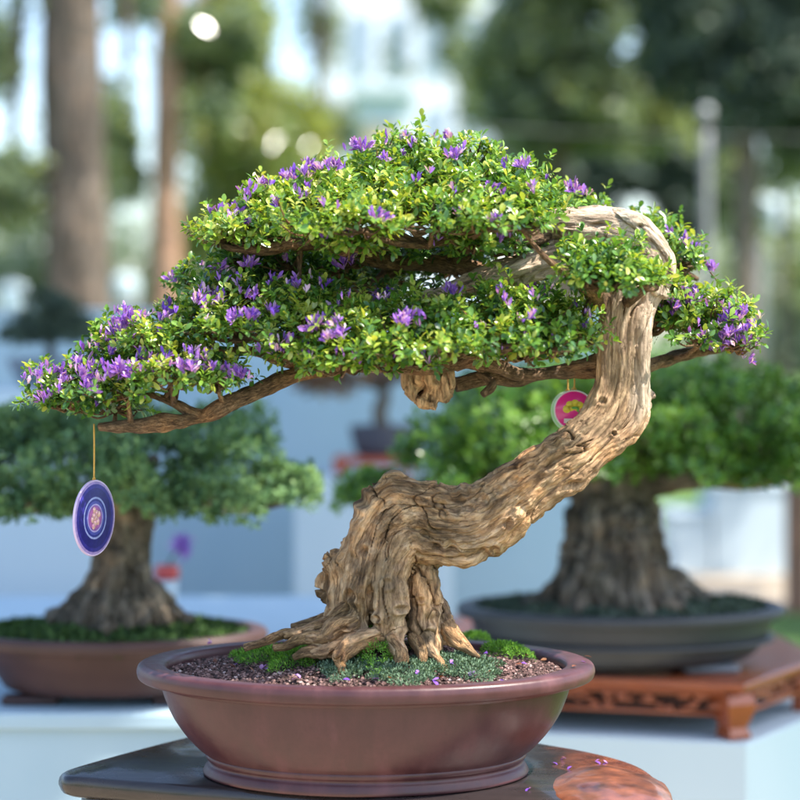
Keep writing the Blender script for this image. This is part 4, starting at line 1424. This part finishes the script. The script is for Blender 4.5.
# branches (px, py, radius px, depth offset)
BR = [
    [(612, 366, 12, .01), (570, 371, 9, .02), (525, 376, 8.5, .02), (490, 376, 8, .01), (455, 383, 8, .0)],
    [(520, 376, 8, .01), (480, 365, 8, -.02), (440, 366, 8, -.04), (395, 367, 7.5, -.05), (350, 362, 7, -.04), (320, 367, 8, -.03), (290, 377, 8, -.03), (262, 388, 7.5, -.04), (230, 402, 7, -.05), (205, 415, 8, -.05), (170, 420, 6.5, -.06), (135, 423, 6, -.06), (106, 424, 4.5, -.06)],
    [(318, 368, 7, -.03), (285, 360, 5, -.02), (255, 352, 4.5, 0), (225, 351, 4, .01), (190, 347, 3.5, .02), (150, 350, 3, .02)],
    [(205, 414, 6, -.05), (160, 395, 4, -.04), (110, 385, 3, -.03), (60, 395, 2, -.03)],
    [(480, 374, 5, 0), (492, 384, 4.5, -.02), (482, 394, 3.5, -.03)],
    [(640, 372, 8, .02), (668, 362, 6.5, .06), (695, 354, 6, .09), (725, 349, 5, .10), (748, 345, 3, .10)],
    [(640, 338, 7, .03), (664, 325, 5.5, .10), (682, 312, 4, .12), (700, 300, 3, .12)],
    [(656, 268, 6, .05), (680, 264, 4.5, .13), (703, 270, 3.5, .15), (716, 276, 2, .15)],
    [(545, 235, 10, .0), (516, 243, 8, -.04), (480, 240, 7, -.06), (450, 240, 7, -.07), (428, 249, 5, -.08)],
    [(500, 275, 9, .02), (440, 262, 8, .03), (400, 262, 7, .02), (360, 254, 7, 0), (310, 246, 7, -.02), (270, 248, 7, -.04), (240, 250, 5, -.05), (215, 246, 3, -.05)],
    [(400, 262, 7, .05), (360, 290, 5, .09), (320, 262, 4.5, .1), (270, 285, 4, .11), (215, 285, 3, .12)],
    [(480, 245, 7, .0), (462, 205, 6, .02), (440, 186, 5, .02), (412, 204, 4, 0), (380, 200, 3, 0)],
    [(490, 250, 7, .03), (520, 215, 6, .06), (545, 200, 4, .08), (585, 205, 3, .1)],
    [(360, 254, 6, .0), (340, 225, 5, .02), (320, 200, 4, .04), (290, 195, 3, .05)],
    [(428, 345, 8, .0), (400, 345, 6, -.06), (360, 345, 5, -.09), (310, 340, 4, -.1), (260, 338, 3, -.1)],
    [(600, 300, 9, -.02), (585, 292, 8, -.07), (570, 285, 5, -.11), (560, 278, 3, -.12)],
    [(625, 300, 8, -.03), (635, 292, 6, -.08), (645, 288, 4, -.11)],
    [(455, 365, 7, -.03), (500, 350, 5, -.08), (540, 345, 4, -.1), (575, 340, 3, -.1)],
    [(610, 350, 8, .02), (590, 340, 6, .06), (560, 335, 5, .08), (530, 330, 4, .09)],
]
skel = []
for k, b_ in enumerate(BR):
    mb = MB()
    pth = tube(mb, [P(a[0], a[1], D0) + np.array([0, a[3], 0]) for a in b_], [a[2] * W for a in b_], 10, 14, 0.46, k + 30, freq=62)
    skel.append(pth)
    mb.build('branch', M['twig'], tree)
SKEL = np.vstack(skel + [np.array([P(a[0], a[1], D0) for a in TR[-4]])])

# foliage pads (px, py, rx, ry, depth, rz, brightness, count); low brightness paints shade into the leaf tint of inner tiers
PADS = [
    [(232, 236, 34, 18, -.03, .06, .62, 150), (268, 226, 44, 26, .0, .10, .6, 230)],
    [(285, 208, 46, 26, .03, .11, .6, 260), (318, 196, 42, 32, .05, .11, .55, 230)],
    [(345, 190, 50, 34, .03, .12, .58, 300), (385, 170, 52, 34, .06, .12, .5, 280)],
    [(430, 168, 52, 32, .05, .13, .5, 300), (468, 176, 50, 36, .02, .13, .5, 280)],
    [(508, 188, 46, 32, .03, .13, .45, 280), (548, 200, 38, 22, .09, .10, .4, 220), (596, 208, 22, 9, .14, .05, .4, 60)],
    [(320, 232, 46, 18, -.10, .08, .66, 230), (372, 226, 46, 22, -.12, .08, .64, 230)],
    [(425, 222, 48, 24, -.10, .09, .58, 240), (400, 200, 60, 26, -.05, .09, .6, 240)],
    [(478, 222, 44, 24, -.12, .08, .55, 230), (516, 219, 32, 24, -.10, .08, .5, 190)],
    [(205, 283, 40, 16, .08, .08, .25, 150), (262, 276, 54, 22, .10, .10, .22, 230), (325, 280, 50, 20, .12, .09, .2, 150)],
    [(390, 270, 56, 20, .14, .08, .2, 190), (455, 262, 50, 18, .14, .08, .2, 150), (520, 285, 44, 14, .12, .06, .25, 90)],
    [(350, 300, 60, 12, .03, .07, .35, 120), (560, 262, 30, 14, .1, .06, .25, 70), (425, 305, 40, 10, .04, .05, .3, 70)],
    [(325, 356, 40, 15, -.10, .06, .5, 150), (375, 358, 44, 14, -.11, .06, .5, 150), (520, 352, 50, 15, -.10, .06, .42, 150)],
    [(205, 318, 38, 24, -.03, .09, .6, 210), (245, 320, 44, 26, -.04, .10, .62, 240)],
    [(300, 330, 44, 34, -.06, .10, .6, 290), (345, 334, 44, 36, -.10, .09, .58, 300)],
    [(392, 334, 46, 34, -.10, .10, .6, 310), (440, 332, 42, 30, -.11, .09, .55, 260)],
    [(492, 324, 46, 34, -.10, .10, .5, 300), (540, 324, 44, 38, -.09, .10, .48, 300), (574, 330, 22, 22, -.08, .06, .45, 110)],
    [(150, 333, 42, 24, .0, .10, .6, 220), (118, 352, 36, 24, .02, .09, .45, 180)],
    [(185, 366, 42, 22, -.08, .07, .6, 200), (222, 377, 28, 16, -.08, .06, .45, 120)],
    [(135, 378, 40, 26, -.04, .09, .42, 200), (95, 385, 40, 24, -.02, .09, .38, 180), (70, 402, 34, 14, -.02, .06, .4, 110)],
    [(120, 406, 36, 12, -.04, .06, .35, 110), (60, 385, 30, 20, .0, .07, .45, 110)],
    [(578, 270, 28, 22, -.13, .06, .42, 180), (606, 276, 34, 22, -.14, .06, .45, 180), (632, 283, 18, 10, -.12, .05, .48, 60)],
    [(676, 238, 26, 17, .16, .06, .5, 150), (694, 256, 24, 19, .11, .06, .55, 150), (655, 226, 18, 10, .16, .05, .5, 80)],
    [(668, 300, 24, 19, .06, .05, .5, 170), (714, 318, 32, 19, .04, .06, .5, 210), (706, 338, 42, 12, .03, .05, .45, 170), (672, 322, 22, 14, .06, .04, .45, 110)],
    [(690, 310, 30, 19, .07, .06, .5, 190), (738, 330, 30, 27, .03, .06, .52, 240)],
    [(345, 365, 44, 11, -.12, .05, .5, 150), (296, 354, 30, 10, -.10, .05, .5, 100), (410, 362, 34, 9, -.12, .05, .45, 100)],
    [(235, 292, 38, 10, .0, .07, .45, 110), (300, 296, 40, 10, -.02, .07, .45, 120), (352, 251, 40, 10, -.10, .05, .55, 110), (468, 250, 40, 9, -.09, .05, .5, 100)],
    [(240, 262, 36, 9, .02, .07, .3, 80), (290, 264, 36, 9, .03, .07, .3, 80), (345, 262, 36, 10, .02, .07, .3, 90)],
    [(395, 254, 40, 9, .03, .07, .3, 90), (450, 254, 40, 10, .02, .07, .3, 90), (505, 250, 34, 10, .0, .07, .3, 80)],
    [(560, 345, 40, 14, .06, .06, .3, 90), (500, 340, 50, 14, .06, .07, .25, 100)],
]
pr_ = random.Random(3)


def terraces(pad):
    """split the taller masses of a pad into thin overlapping layers"""
    out = []
    for (px, py, rx, ry, dd, rz, br, n) in pad:
        if ry < 20:
            out.append((px, py, rx, ry, dd, rz, br, n))
            continue
        for (f_, d_, w_, h_) in ((-.52, .38, .74, .40), (-.02, -.05, .92, .36), (.50, -.42, .84, .34)):
            out.append((px + pr_.uniform(-.14, .14) * rx, py + f_ * ry + pr_.uniform(-2, 2), rx * w_, ry * h_, dd + d_ * rz, rz * .68, br + pr_.uniform(-.06, .06), int(n * .40)))
    return out


for i, pad in enumerate(PADS):
    pad = terraces(pad)
    pc, pa, mu = [], [], []
    for j, (px, py, rx, ry, dd, rz, br, n) in enumerate(pad):
        c = P(px, py, D0) + np.array([0, dd, 0])
        r = np.array([rx * W, rz, ry * W])
        a, d = shell(c, r, int(n * 1.25), -0.5, 0.45, 0.4, i * 7 + j)
        g = fbm(a * 46, 2, 3)
        kp = g > -0.08
        a, d, g = a[kp], d[kp], g[kp]
        # some shoots stand out of the pad
        lift = np.where(rng.uniform(size=len(a)) < .10, rng.uniform(.006, .020, len(a)), 0)
        a = a + (d * .6 + np.array([0, 0, .7])) * (lift + .007 * (g - .3))[:, None]
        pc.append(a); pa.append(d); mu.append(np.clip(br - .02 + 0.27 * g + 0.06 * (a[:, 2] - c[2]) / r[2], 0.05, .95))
        # twigs from the nearest wood through the pad to the shoots
        tw = MB()
        anc = c - np.array([0, 0, r[2] * 0.35])
        s = SKEL[np.argmin(np.linalg.norm(SKEL - anc, axis=1))]
        mid = (s + anc) / 2 + np.array([0, 0, -.006])
        tube(tw, [s, mid, anc], [.0042, .0036, .0026], 6, 8, 0.25, i + j, freq=90)
        for q in range(0, len(a), 3):
            e = a[q]
            m1 = anc + (e - anc) * 0.5 + np.array([0, 0, -0.22 * r[2]]) + rng.normal(0, .004, 3)
            st0 = anc + (m1 - anc) * 0.05
            tube(tw, [st0, m1, e], [.0019, .0014, .0008], 3, 5, 0.0, q)
        tw.build('twig', M['twig'], tree)
    pc, pa, mu = np.vstack(pc), np.vstack(pa), np.concatenate(mu)
    ax = pa * 0.75 + np.array([0, 0, 0.75]) + rand_dir(len(pc)) * 0.45
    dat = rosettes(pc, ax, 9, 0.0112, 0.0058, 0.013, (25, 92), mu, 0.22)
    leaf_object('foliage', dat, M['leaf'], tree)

# stray shoots that break the outline
for (px, py, dx, dy) in ((205, 243, -10, -22), (245, 200, 6, -20), (252, 205, -4, -16), (45, 400, -26, 2), (48, 380, -22, -8), (98, 340, -4, -14), (112, 328, -6, -10), (755, 345, 12, -14), (710, 272, 8, 10),
                         (390, 145, 4, -10), (30, 395, -10, 8), (445, 345, 4, 18), (340, 362, -2, 14), (620, 302, -4, 8), (570, 295, -8, 10), (480, 340, 8, 14)):
    s = P(px, py, D0)
    e = P(px + dx, py + dy, D0)
    n = 5
    tt = np.linspace(0.35, 1, n)[:, None]
    pts = s * (1 - tt) + e * tt + rng.normal(0, .001, (n, 3))
    mb = MB()
    tube(mb, [s, (s + e) / 2, e], [.001, .0008, .0006], 4, 5)
    sh = mb.build('twig', M['twig'], tree)
    leaf_object('shoot_leaves', rosettes(pts, np.repeat((e - s)[None], n, 0) + rand_dir(n) * .006, 3, .0115, .0055, .004, (35, 70), .6, .12), M['leaf'], sh)

# flowers: six cluster meshes, copied to their places
def flower_mesh(k):
    n = 6 + 2 * k
    th = rng.uniform(0, 2 * math.pi, n)
    rr = rng.uniform(0, .010, n)
    cen = np.stack([rr * np.cos(th), rr * np.sin(th), rng.uniform(-.003, .006, n)], -1)
    ax = np.stack([rr * np.cos(th) * 60, rr * np.sin(th) * 60, np.full(n, .9)], -1) + rng.normal(0, .25, (n, 3))
    v, l, s, t, tint = rosettes(cen, ax, 5, .0125, .0040, .004, (4, 20), np.clip(rng.normal(.55, .22, n), 0, 1), .2)
    return new_mesh('flower_cluster', v, l, s, t, M['petal'], {'tint': tint})


FM = [flower_mesh(k) for k in range(6)]
FL = [(292, 176), (304, 172), (318, 166), (332, 162), (236, 210), (362, 146), (388, 156), (405, 136), (448, 135), (456, 153), (490, 188), (523, 162), (572, 186), (583, 191), (497, 216), (350, 209), (377, 215),
      (176, 275), (203, 267), (222, 266), (286, 257), (318, 276), (200, 298), (212, 296), (243, 291), (256, 293), (270, 308), (236, 314), (249, 314), (316, 324), (324, 317), (336, 321), (328, 336), (374, 297),
      (386, 294), (402, 320), (432, 309), (278, 348), (585, 324), (451, 289), (524, 287), (545, 292), (108, 338), (118, 330), (128, 320), (142, 314), (112, 372), (122, 368), (132, 374), (148, 358), (182, 362),
      (192, 366), (78, 362), (88, 385), (68, 378), (46, 397), (100, 378), (240, 373), (58, 372), (92, 365), (674, 229), (684, 238), (693, 244), (710, 266), (680, 286), (690, 298), (726, 312), (738, 316), (744, 328),
      (732, 330), (716, 346), (702, 338), (746, 356), (720, 322), (752, 322), (672, 302), (345, 262), (250, 262), (505, 205), (440, 200), (110, 350), (125, 322), (84, 374), (135, 366), (196, 301), (218, 300), (310, 328), (342, 330), (382, 300), (408, 314),
      (165, 362), (735, 340), (722, 336), (748, 340), (286, 174), (310, 163), (578, 188), (228, 214), (530, 290), (740, 310)]
for i, (px, py) in enumerate(FL):
    p = P(px, py + 5, D0)
    # settle on the pad that is nearest at this place, towards the viewer
    best, dz = 1e9, 0.0
    for pad in PADS:
        for (cx, cy, rx, ry, dd, rz, br, n) in pad:
            q = math.hypot((px - cx) / rx, (py - cy) / ry)
            if q < best:
                best, dz = q, dd - rz * 1.02 * math.sqrt(max(0.0, 1 - min(q, 1) ** 2))
    sc_ = random.uniform(.7, 1.0)
    o = bpy.data.objects.new('flower_cluster', FM[i % 6])
    C.objects.link(o)
    o.parent = tree
    o.matrix_parent_inverse = tree.matrix_basis.inverted()
    f_ = (D0 + dz) / D0
    o.location = (p[0] * f_, D0 + dz, CAMZ + (p[2] - CAMZ) * f_)
    o.rotation_euler = (random.uniform(-.3, .5), random.uniform(-.4, .4), random.uniform(0, 6.3))
    o.scale = (sc_,) * 3

# many more small sprigs between them, past counting: one part
bp_ = []
for pad, cnt in ((0, 10), (1, 10), (2, 6), (3, 4), (4, 6), (5, 2), (6, 3), (7, 3), (8, 2), (9, 14), (11, 14), (15, 10), (12, 8), (13, 5), (14, 5), (16, 26), (17, 18), (18, 30), (19, 14), (22, 12), (23, 14), (24, 20), (25, 24)):
    for _ in range(cnt):
        (cx, cy, rx, ry, dd, rz, br, n) = PADS[pad][random.randrange(len(PADS[pad]))]
        a = random.uniform(-.15, math.pi + .15)
        f_ = random.uniform(.35, 1.02)
        q = P(cx + rx * f_ * math.cos(a), cy - ry * f_ * math.sin(a), D0) + np.array([0, dd - rz * .95 * math.sqrt(max(0, 1 - f_ * f_)), .004])
        for k in range(random.randint(1, 3)):
            bp_.append(q + rng.normal(0, .004, 3))
bp_ = np.array(bp_)
o = leaf_object('blossom', rosettes(bp_, np.array([0, 0, .9]) + rng.normal(0, .25, (len(bp_), 3)), 5, .0105, .0036, .004, (4, 20), np.clip(rng.normal(.55, .22, len(bp_)), 0, 1), .2), M['petal'], tree)
tag(o, kind='stuff')

# ================================================================== MOSS, PETALS
def on_soil(px, py):
    """point of the soil mound seen at px, py"""
    for D in np.linspace(2.30, 2.75, 500):
        q = P(px, py, D)
        if q[2] <= soil_h(q[0] - pc0[0], q[1] - pc0[1]): return q
    return P(px, py, D0)


MC = [(376, 657, 25, 12, 27, 'moss', 'bright green rounded moss mound in front of the trunk between two roots'),
      (262, 660, 30, 10, 11, 'moss', 'dark green moss tuft nearest the left end of the soil'),
      (302, 662, 34, 10, 10, 'moss', 'wide low moss tuft under the long left root'),
      (506, 658, 24, 9, 15, 'moss', 'yellow green moss patch nearest the right rim'),
      (474, 643, 18, 8, 9, 'moss', 'small green moss patch behind the right root tip'),
      (462, 668, 40, 12, 6, 'sedum', 'grey green creeping moss mat right of the orange root'),
      (400, 674, 44, 9, 5, 'sedum', 'grey green creeping moss mat along the front of the soil'),
      (345, 672, 26, 8, 5, 'sedum', 'small grey green moss mat below the front root tip')]
for i, (px, py, rx, ry, h, mt, lab) in enumerate(MC):
    c = on_soil(px, py)
    n = int(rx * ry * 2.2)
    u = rng.uniform(size=n) ** .5
    th = rng.uniform(0, 2 * math.pi, n)
    edge = 1 + .25 * np.sin(th * 3 + i) + .15 * np.sin(th * 7 + 2 * i)
    x, y = rx * W * u * np.cos(th) * edge, ry * 3.2 * W * u * np.sin(th) * edge
    z = soil_h(c[0] + x - pc0[0], c[1] + y - pc0[1]) + h * W * np.sqrt(np.clip(1 - u ** 2, 0, 1)) * .85
    pts = np.stack([c[0] + x, c[1] + y, z], -1)
    dat = rosettes(pts, np.stack([x * 14, y * 14, np.full(n, .8)], -1) + rand_dir(n) * .3, 6, .0052 if mt == 'moss' else .0042, .0012 if mt == 'moss' else .002, .005, (10, 60), .5, .22, True)
    tag(leaf_object('moss_clump', dat, M[mt]), lab, 'moss', 'moss clumps on the front pot')

pm = []
for k in range(6):
    n = (1, 2, 2, 3, 1, 2)[k]
    az = k * 1.3 + np.array([0, .75, -.6])[:n]
    d = np.stack([np.cos(az), np.sin(az), np.array([.1, .55, .3])[:n]], -1)
    v, l, s, t, tint = leaf_cloud(np.zeros((n, 3)) + np.array([0, 0, .0012]), d, np.tile([[.2, .1, 1.0]], (n, 1)), np.array([.0085, .0068, .0075])[:n], np.array([.0042, .0034, .0046])[:n], np.array([.5, .1, -.2])[:n], np.array([.25, .6, .8])[:n])
    pm.append(new_mesh('fallen_petal', v, l, s, t, M['petal'], {'tint': tint}))
PT = [(222, 650), (232, 652), (246, 648), (262, 673), (284, 664), (272, 652), (318, 658), (326, 662), (336, 668), (352, 648), (398, 640), (396, 648), (350, 684), (415, 680), (450, 672), (470, 680), (488, 662), (432, 684), (500, 684), (527, 668),
      (212, 646), (300, 682), (236, 668), (380, 682), (458, 660)]
for i, (px, py) in enumerate(PT):
    o = link('fallen_petal', pm[i % 6])
    up_ = .004
    for (mx, my, rx, ry, h, mt, lab) in MC:
        u2 = ((px - mx) / rx) ** 2 + ((py - my) / (ry * .8)) ** 2
        if u2 < 1: up_ = max(up_, h * W * .8 * math.sqrt(1 - u2) + .005)
    o.location = tuple(on_soil(px, py) + np.array([0, -.004, up_]))
    o.scale = (1.35,) * 3
    o.rotation_euler = (random.uniform(-.4, .4), random.uniform(-.4, .4), random.uniform(0, 6))
    tag(o, 'fallen purple petal lying on the soil and moss of the front pot', 'petal', 'fallen petals on the soil')
for i, (px, py) in enumerate([(552, 764), (566, 760), (595, 763), (608, 765), (588, 772), (530, 790), (572, 768)]):
    D = (CAMZ - ZS) / ((py - HOR) * K)
    o = link('fallen_petal', pm[i % 6])
    o.location = tuple(P(px, py, D) + np.array([0, 0, .001]))
    o.rotation_euler = (0, 0, random.uniform(0, 6))
    tag(o, 'fallen purple petal lying on the dark stand top right of the pot', 'petal', 'fallen petals on the stand')

lm = []
for k in range(3):
    v, l, s, t, tint = leaf_cloud(np.array([[0, 0, .0015]]), np.array([[math.cos(k), math.sin(k), .12]]), np.array([[.15, .1, 1.0]]), np.array([.0105]), np.array([.0056]), np.array([.35 - .3 * k]), np.array([.1 + .25 * k]))
    lm.append(new_mesh('dead_leaf', v, l, s, t, M['rust'], {'tint': tint}))
for i, (px, py) in enumerate([(205, 655), (215, 662), (255, 676), (290, 674), (330, 680), (372, 676), (440, 680), (515, 668), (540, 664), (548, 658), (484, 676), (395, 684), (228, 668), (522, 660)]):
    o = link('dead_leaf', lm[i % 3])
    o.location = tuple(on_soil(px, py) + np.array([0, 0, .004]))
    o.rotation_euler = (random.uniform(-.5, .5), random.uniform(-.5, .5), random.uniform(0, 6))
    tag(o, 'small brown dead leaf lying on the gravel of the front pot', 'leaf', 'dead leaves on the soil')
# bits on the broad lip of the pot
for px, py, me_, nm, lab, cat in ((584, 657, lm[0], 'dead_leaf', 'brown dead leaf on the right end of the front pot rim', 'leaf'), (590, 662, pm[0], 'fallen_petal', 'single purple petal on the right end of the front pot rim', 'petal'),
                                  (572, 668, lm[1], 'dead_leaf', 'brown dead leaf on the pot rim left of the single petal', 'leaf')):
    D = (CAMZ - (pc0[2] + 111.6 * W)) / ((py - HOR) * K)
    o = link(nm, me_)
    q = P(px, py, D)
    if math.hypot((q[0] - pc0[0]), (q[1] - pc0[1]) / ASP) > 222 * W:
        q[:2] = pc0[:2] + (q[:2] - pc0[:2]) * 214 * W / math.hypot((q[0] - pc0[0]), (q[1] - pc0[1]) / ASP)
    o.location = tuple(q)
    tag(o, lab, cat)

# ================================================================== HANGING CHARMS
def disc_mat(name, rings, rough=0.4, coat=0.0):
    """rings: (radius, colour) measured from the centre of the disc, local XZ plane"""
    m, t, out = nt(name)
    tc = t.nodes.new('ShaderNodeTexCoord')
    sx = t.nodes.new('ShaderNodeSeparateXYZ')
    t.links.new(tc.outputs['Object'], sx.inputs[0])
    cb = t.nodes.new('ShaderNodeCombineXYZ')
    t.links.new(sx.outputs[0], cb.inputs[0])
    t.links.new(sx.outputs[2], cb.inputs[2])
    ln = t.nodes.new('ShaderNodeVectorMath')
    ln.operation = 'LENGTH'
    t.links.new(cb.outputs[0], ln.inputs[0])
    mp = t.nodes.new('ShaderNodeMath')
    mp.operation = 'DIVIDE'
    mp.inputs[1].default_value = 0.05
    t.links.new(ln.outputs['Value'], mp.inputs[0])
    r = ramp(t, [(a, c) for a, c in rings], mp.outputs[0])
    r.color_ramp.interpolation = 'CONSTANT'
    n = noise(t, tc.outputs['Object'], 160, 3)
    c = mixc(t, 0.35, r.outputs[0], ramp(t, [(0.35, (.45, .45, .6)), (.65, (1.5, 1.4, 1.4))], n.outputs[0]).outputs[0], 'MULTIPLY')
    p = principled(t, out, rough, 0.2, 0.0, coat)
    t.links.new(c, p.inputs['Base Color'])
    return m


def charm(px_top, py_top, py_c, rpx, D, rotz, label, mats, wpx=None):
    r = rpx * D * K
    c = P(px_top, py_c, D)
    t = empty('hanging_charm', c, label, 'ornament')
    t.rotation_euler = (0, 0, rotz)
    bpy.context.view_layer.update()

    def part(name, mb, mat, sm=True):
        o = link(name, mb.mesh(name, mat, sm))
        o.parent = t
        return o

    def disc(r0, y0, y1, seg=48):
        mb = MB()
        th = np.linspace(0, 2 * math.pi, seg, endpoint=False)
        v = []
        for (rr, yy) in ((r0 * .97, y0), (r0, y0 + (y1 - y0) * .25), (r0, y1 - (y1 - y0) * .25), (r0 * .97, y1)):
            v += [(rr * math.cos(a), yy, rr * math.sin(a)) for a in th]
        f = []
        for i in range(3):
            for j in range(seg):
                k = (j + 1) % seg
                f.append((i * seg + j, i * seg + k, (i + 1) * seg + k, (i + 1) * seg + j))
        f += [tuple(reversed(range(seg))), tuple(3 * seg + j for j in range(seg))]
        mb.add(v, f)
        return mb
    part('disc', disc(r, -.0018, .0018), mats[0])
    mb = MB()
    th = np.linspace(0, 2 * math.pi, 41)
    tube(mb, [(r * math.cos(a), 0, r * math.sin(a)) for a in th], [.0016] * 41, 1, 8, cap=False, fib=False)
    part('rim', mb, mats[1])
    zt = (py_c - py_top) * D * K
    mb = MB()
    tube(mb, [(0, 0, r + .001), (.0006, 0, (r + zt) / 2), (0, 0, zt)], [.0011] * 3, 6, 8, fib=False)
    part('cord', mb, M['gold'])
    mb = MB()
    tube(mb, [(.0028 * math.sin(a), 0, r + .002 + .0028 * math.cos(a)) for a in np.linspace(0, 2 * math.pi, 13)], [.0007] * 13, 1, 6, cap=False, fib=False)
    part('loop', mb, M['gold'])
    return t, r, part


blue_disc = disc_mat('blue_foil_disc', [(0, (.45, .15, .28)), (.10, (.60, .34, .34)), (.17, (.40, .12, .34)), (.28, (.26, .10, .36)), (.33, (.36, .32, .62)), (.37, (.06, .07, .34)), (.44, (.025, .03, .22)), (.50, (.28, .32, .62)), (.55, (.02, .018, .16)), (.78, (.035, .03, .24)), (.88, (.30, .22, .50))])
lilac = simple('lilac_rim', (.50, .36, .60), (.66, .52, .74), 60, .3, .5)
t, r, part = charm(94, 424, 518, 37, 2.46, R(67), 'round blue and purple medallion hanging from the left end of the lowest branch', (blue_disc, lilac))
mb = MB()   # raised swirl figure in the centre
for k in range(9):
    a = k * 2.4
    rr = .0018 * math.sqrt(k) * 1.9
    z0 = rr * math.sin(a) * 1.3
    x0 = rr * math.cos(a)
    n_ = 10
    th = np.linspace(0, 2 * math.pi, n_, endpoint=False)
    for sgn in (-1, 1):
        v = [(x0 + .0034 * math.cos(q), sgn * .002, z0 + .0044 * math.sin(q)) for q in th] + [(x0 + .002 * math.cos(q), sgn * .0033, z0 + .003 * math.sin(q)) for q in th]
        f = [(i, (i + 1) % n_, n_ + (i + 1) % n_, n_ + i) for i in range(n_)] + [tuple(n_ + i for i in range(n_))]
        mb.add(v, f)
part('relief', mb, simple('pink_gold_foil', (.62, .22, .36), (.80, .58, .42), 220, .3, .6, metal=.2))

pink = simple('magenta_enamel', (.84, .02, .27), (.88, .03, .33), 30, .3, .5, coat=.5)
t, r, part = charm(574, 372, 410, 19, 2.56, R(-4), 'round magenta charm with a yellow flower hanging behind the trunk bend', (pink, simple('white_rim', (.75, .66, .68), (.8, .7, .72), 20, .4)))


def blobs2d(name, items, y, th, mat):
    mb = MB()
    for (x0, z0, rx, rz) in items:
        n_ = 16
        q = np.linspace(0, 2 * math.pi, n_, endpoint=False)
        v = [(x0 + rx * math.cos(a), y, z0 + rz * math.sin(a)) for a in q] + [(x0 + rx * .85 * math.cos(a), y - th, z0 + rz * .85 * math.sin(a)) for a in q]
        f = [(i, (i + 1) % n_, n_ + (i + 1) % n_, n_ + i) for i in range(n_)] + [tuple(n_ + i for i in range(n_))]
        mb.add(v, f)
    return part(name, mb, mat)


u_ = 2.56 * K
blobs2d('flower_emblem', [(-7 * u_, 1 * u_, 4.2 * u_, 4 * u_), (-4 * u_, 5.5 * u_, 4 * u_, 3.6 * u_), (1 * u_, 7 * u_, 4 * u_, 3.4 * u_), (5.5 * u_, 5 * u_, 4 * u_, 3.6 * u_), (-3 * u_, 2 * u_, 4 * u_, 3 * u_), (3 * u_, 2 * u_, 3.5 * u_, 3 * u_)], -.0019, .0008, simple('yellow_enamel', (.78, .62, .04), (.84, .72, .10), 40, .35))
blobs2d('leaf_emblem', [(1 * u_, 2.2 * u_, 3.6 * u_, 1.4 * u_), (4 * u_, .2 * u_, 1.3 * u_, 2.4 * u_)], -.0030, .0006, simple('green_enamel', (.12, .42, .08), (.18, .5, .1), 40, .35))
mb = MB()
box(mb, (-10 * u_, -.0027, -13 * u_), (2 * u_, -.0019, -8.5 * u_))
part('white_strip', mb, simple('cream_label', (.78, .70, .62), (.82, .74, .66), 40, .5), False)
grn = simple('pale_green_enamel', (.30, .62, .26), (.38, .70, .32), 30, .35)
charm(567.5, 372, 411, 18.5, 2.585, R(-38), 'pale green edged charm just behind the magenta flower charm', (grn, simple('pale_rim', (.55, .72, .50), (.6, .76, .55), 20, .4)))
charm(345, 262, 296, 13, 2.60, R(14), 'pink round charm half hidden among the inner branches', (simple('rose_enamel', (.66, .10, .20), (.72, .16, .26), 30, .4), lilac))

for m_ in list(bpy.data.meshes):
    if m_.users == 0: bpy.data.meshes.remove(m_)
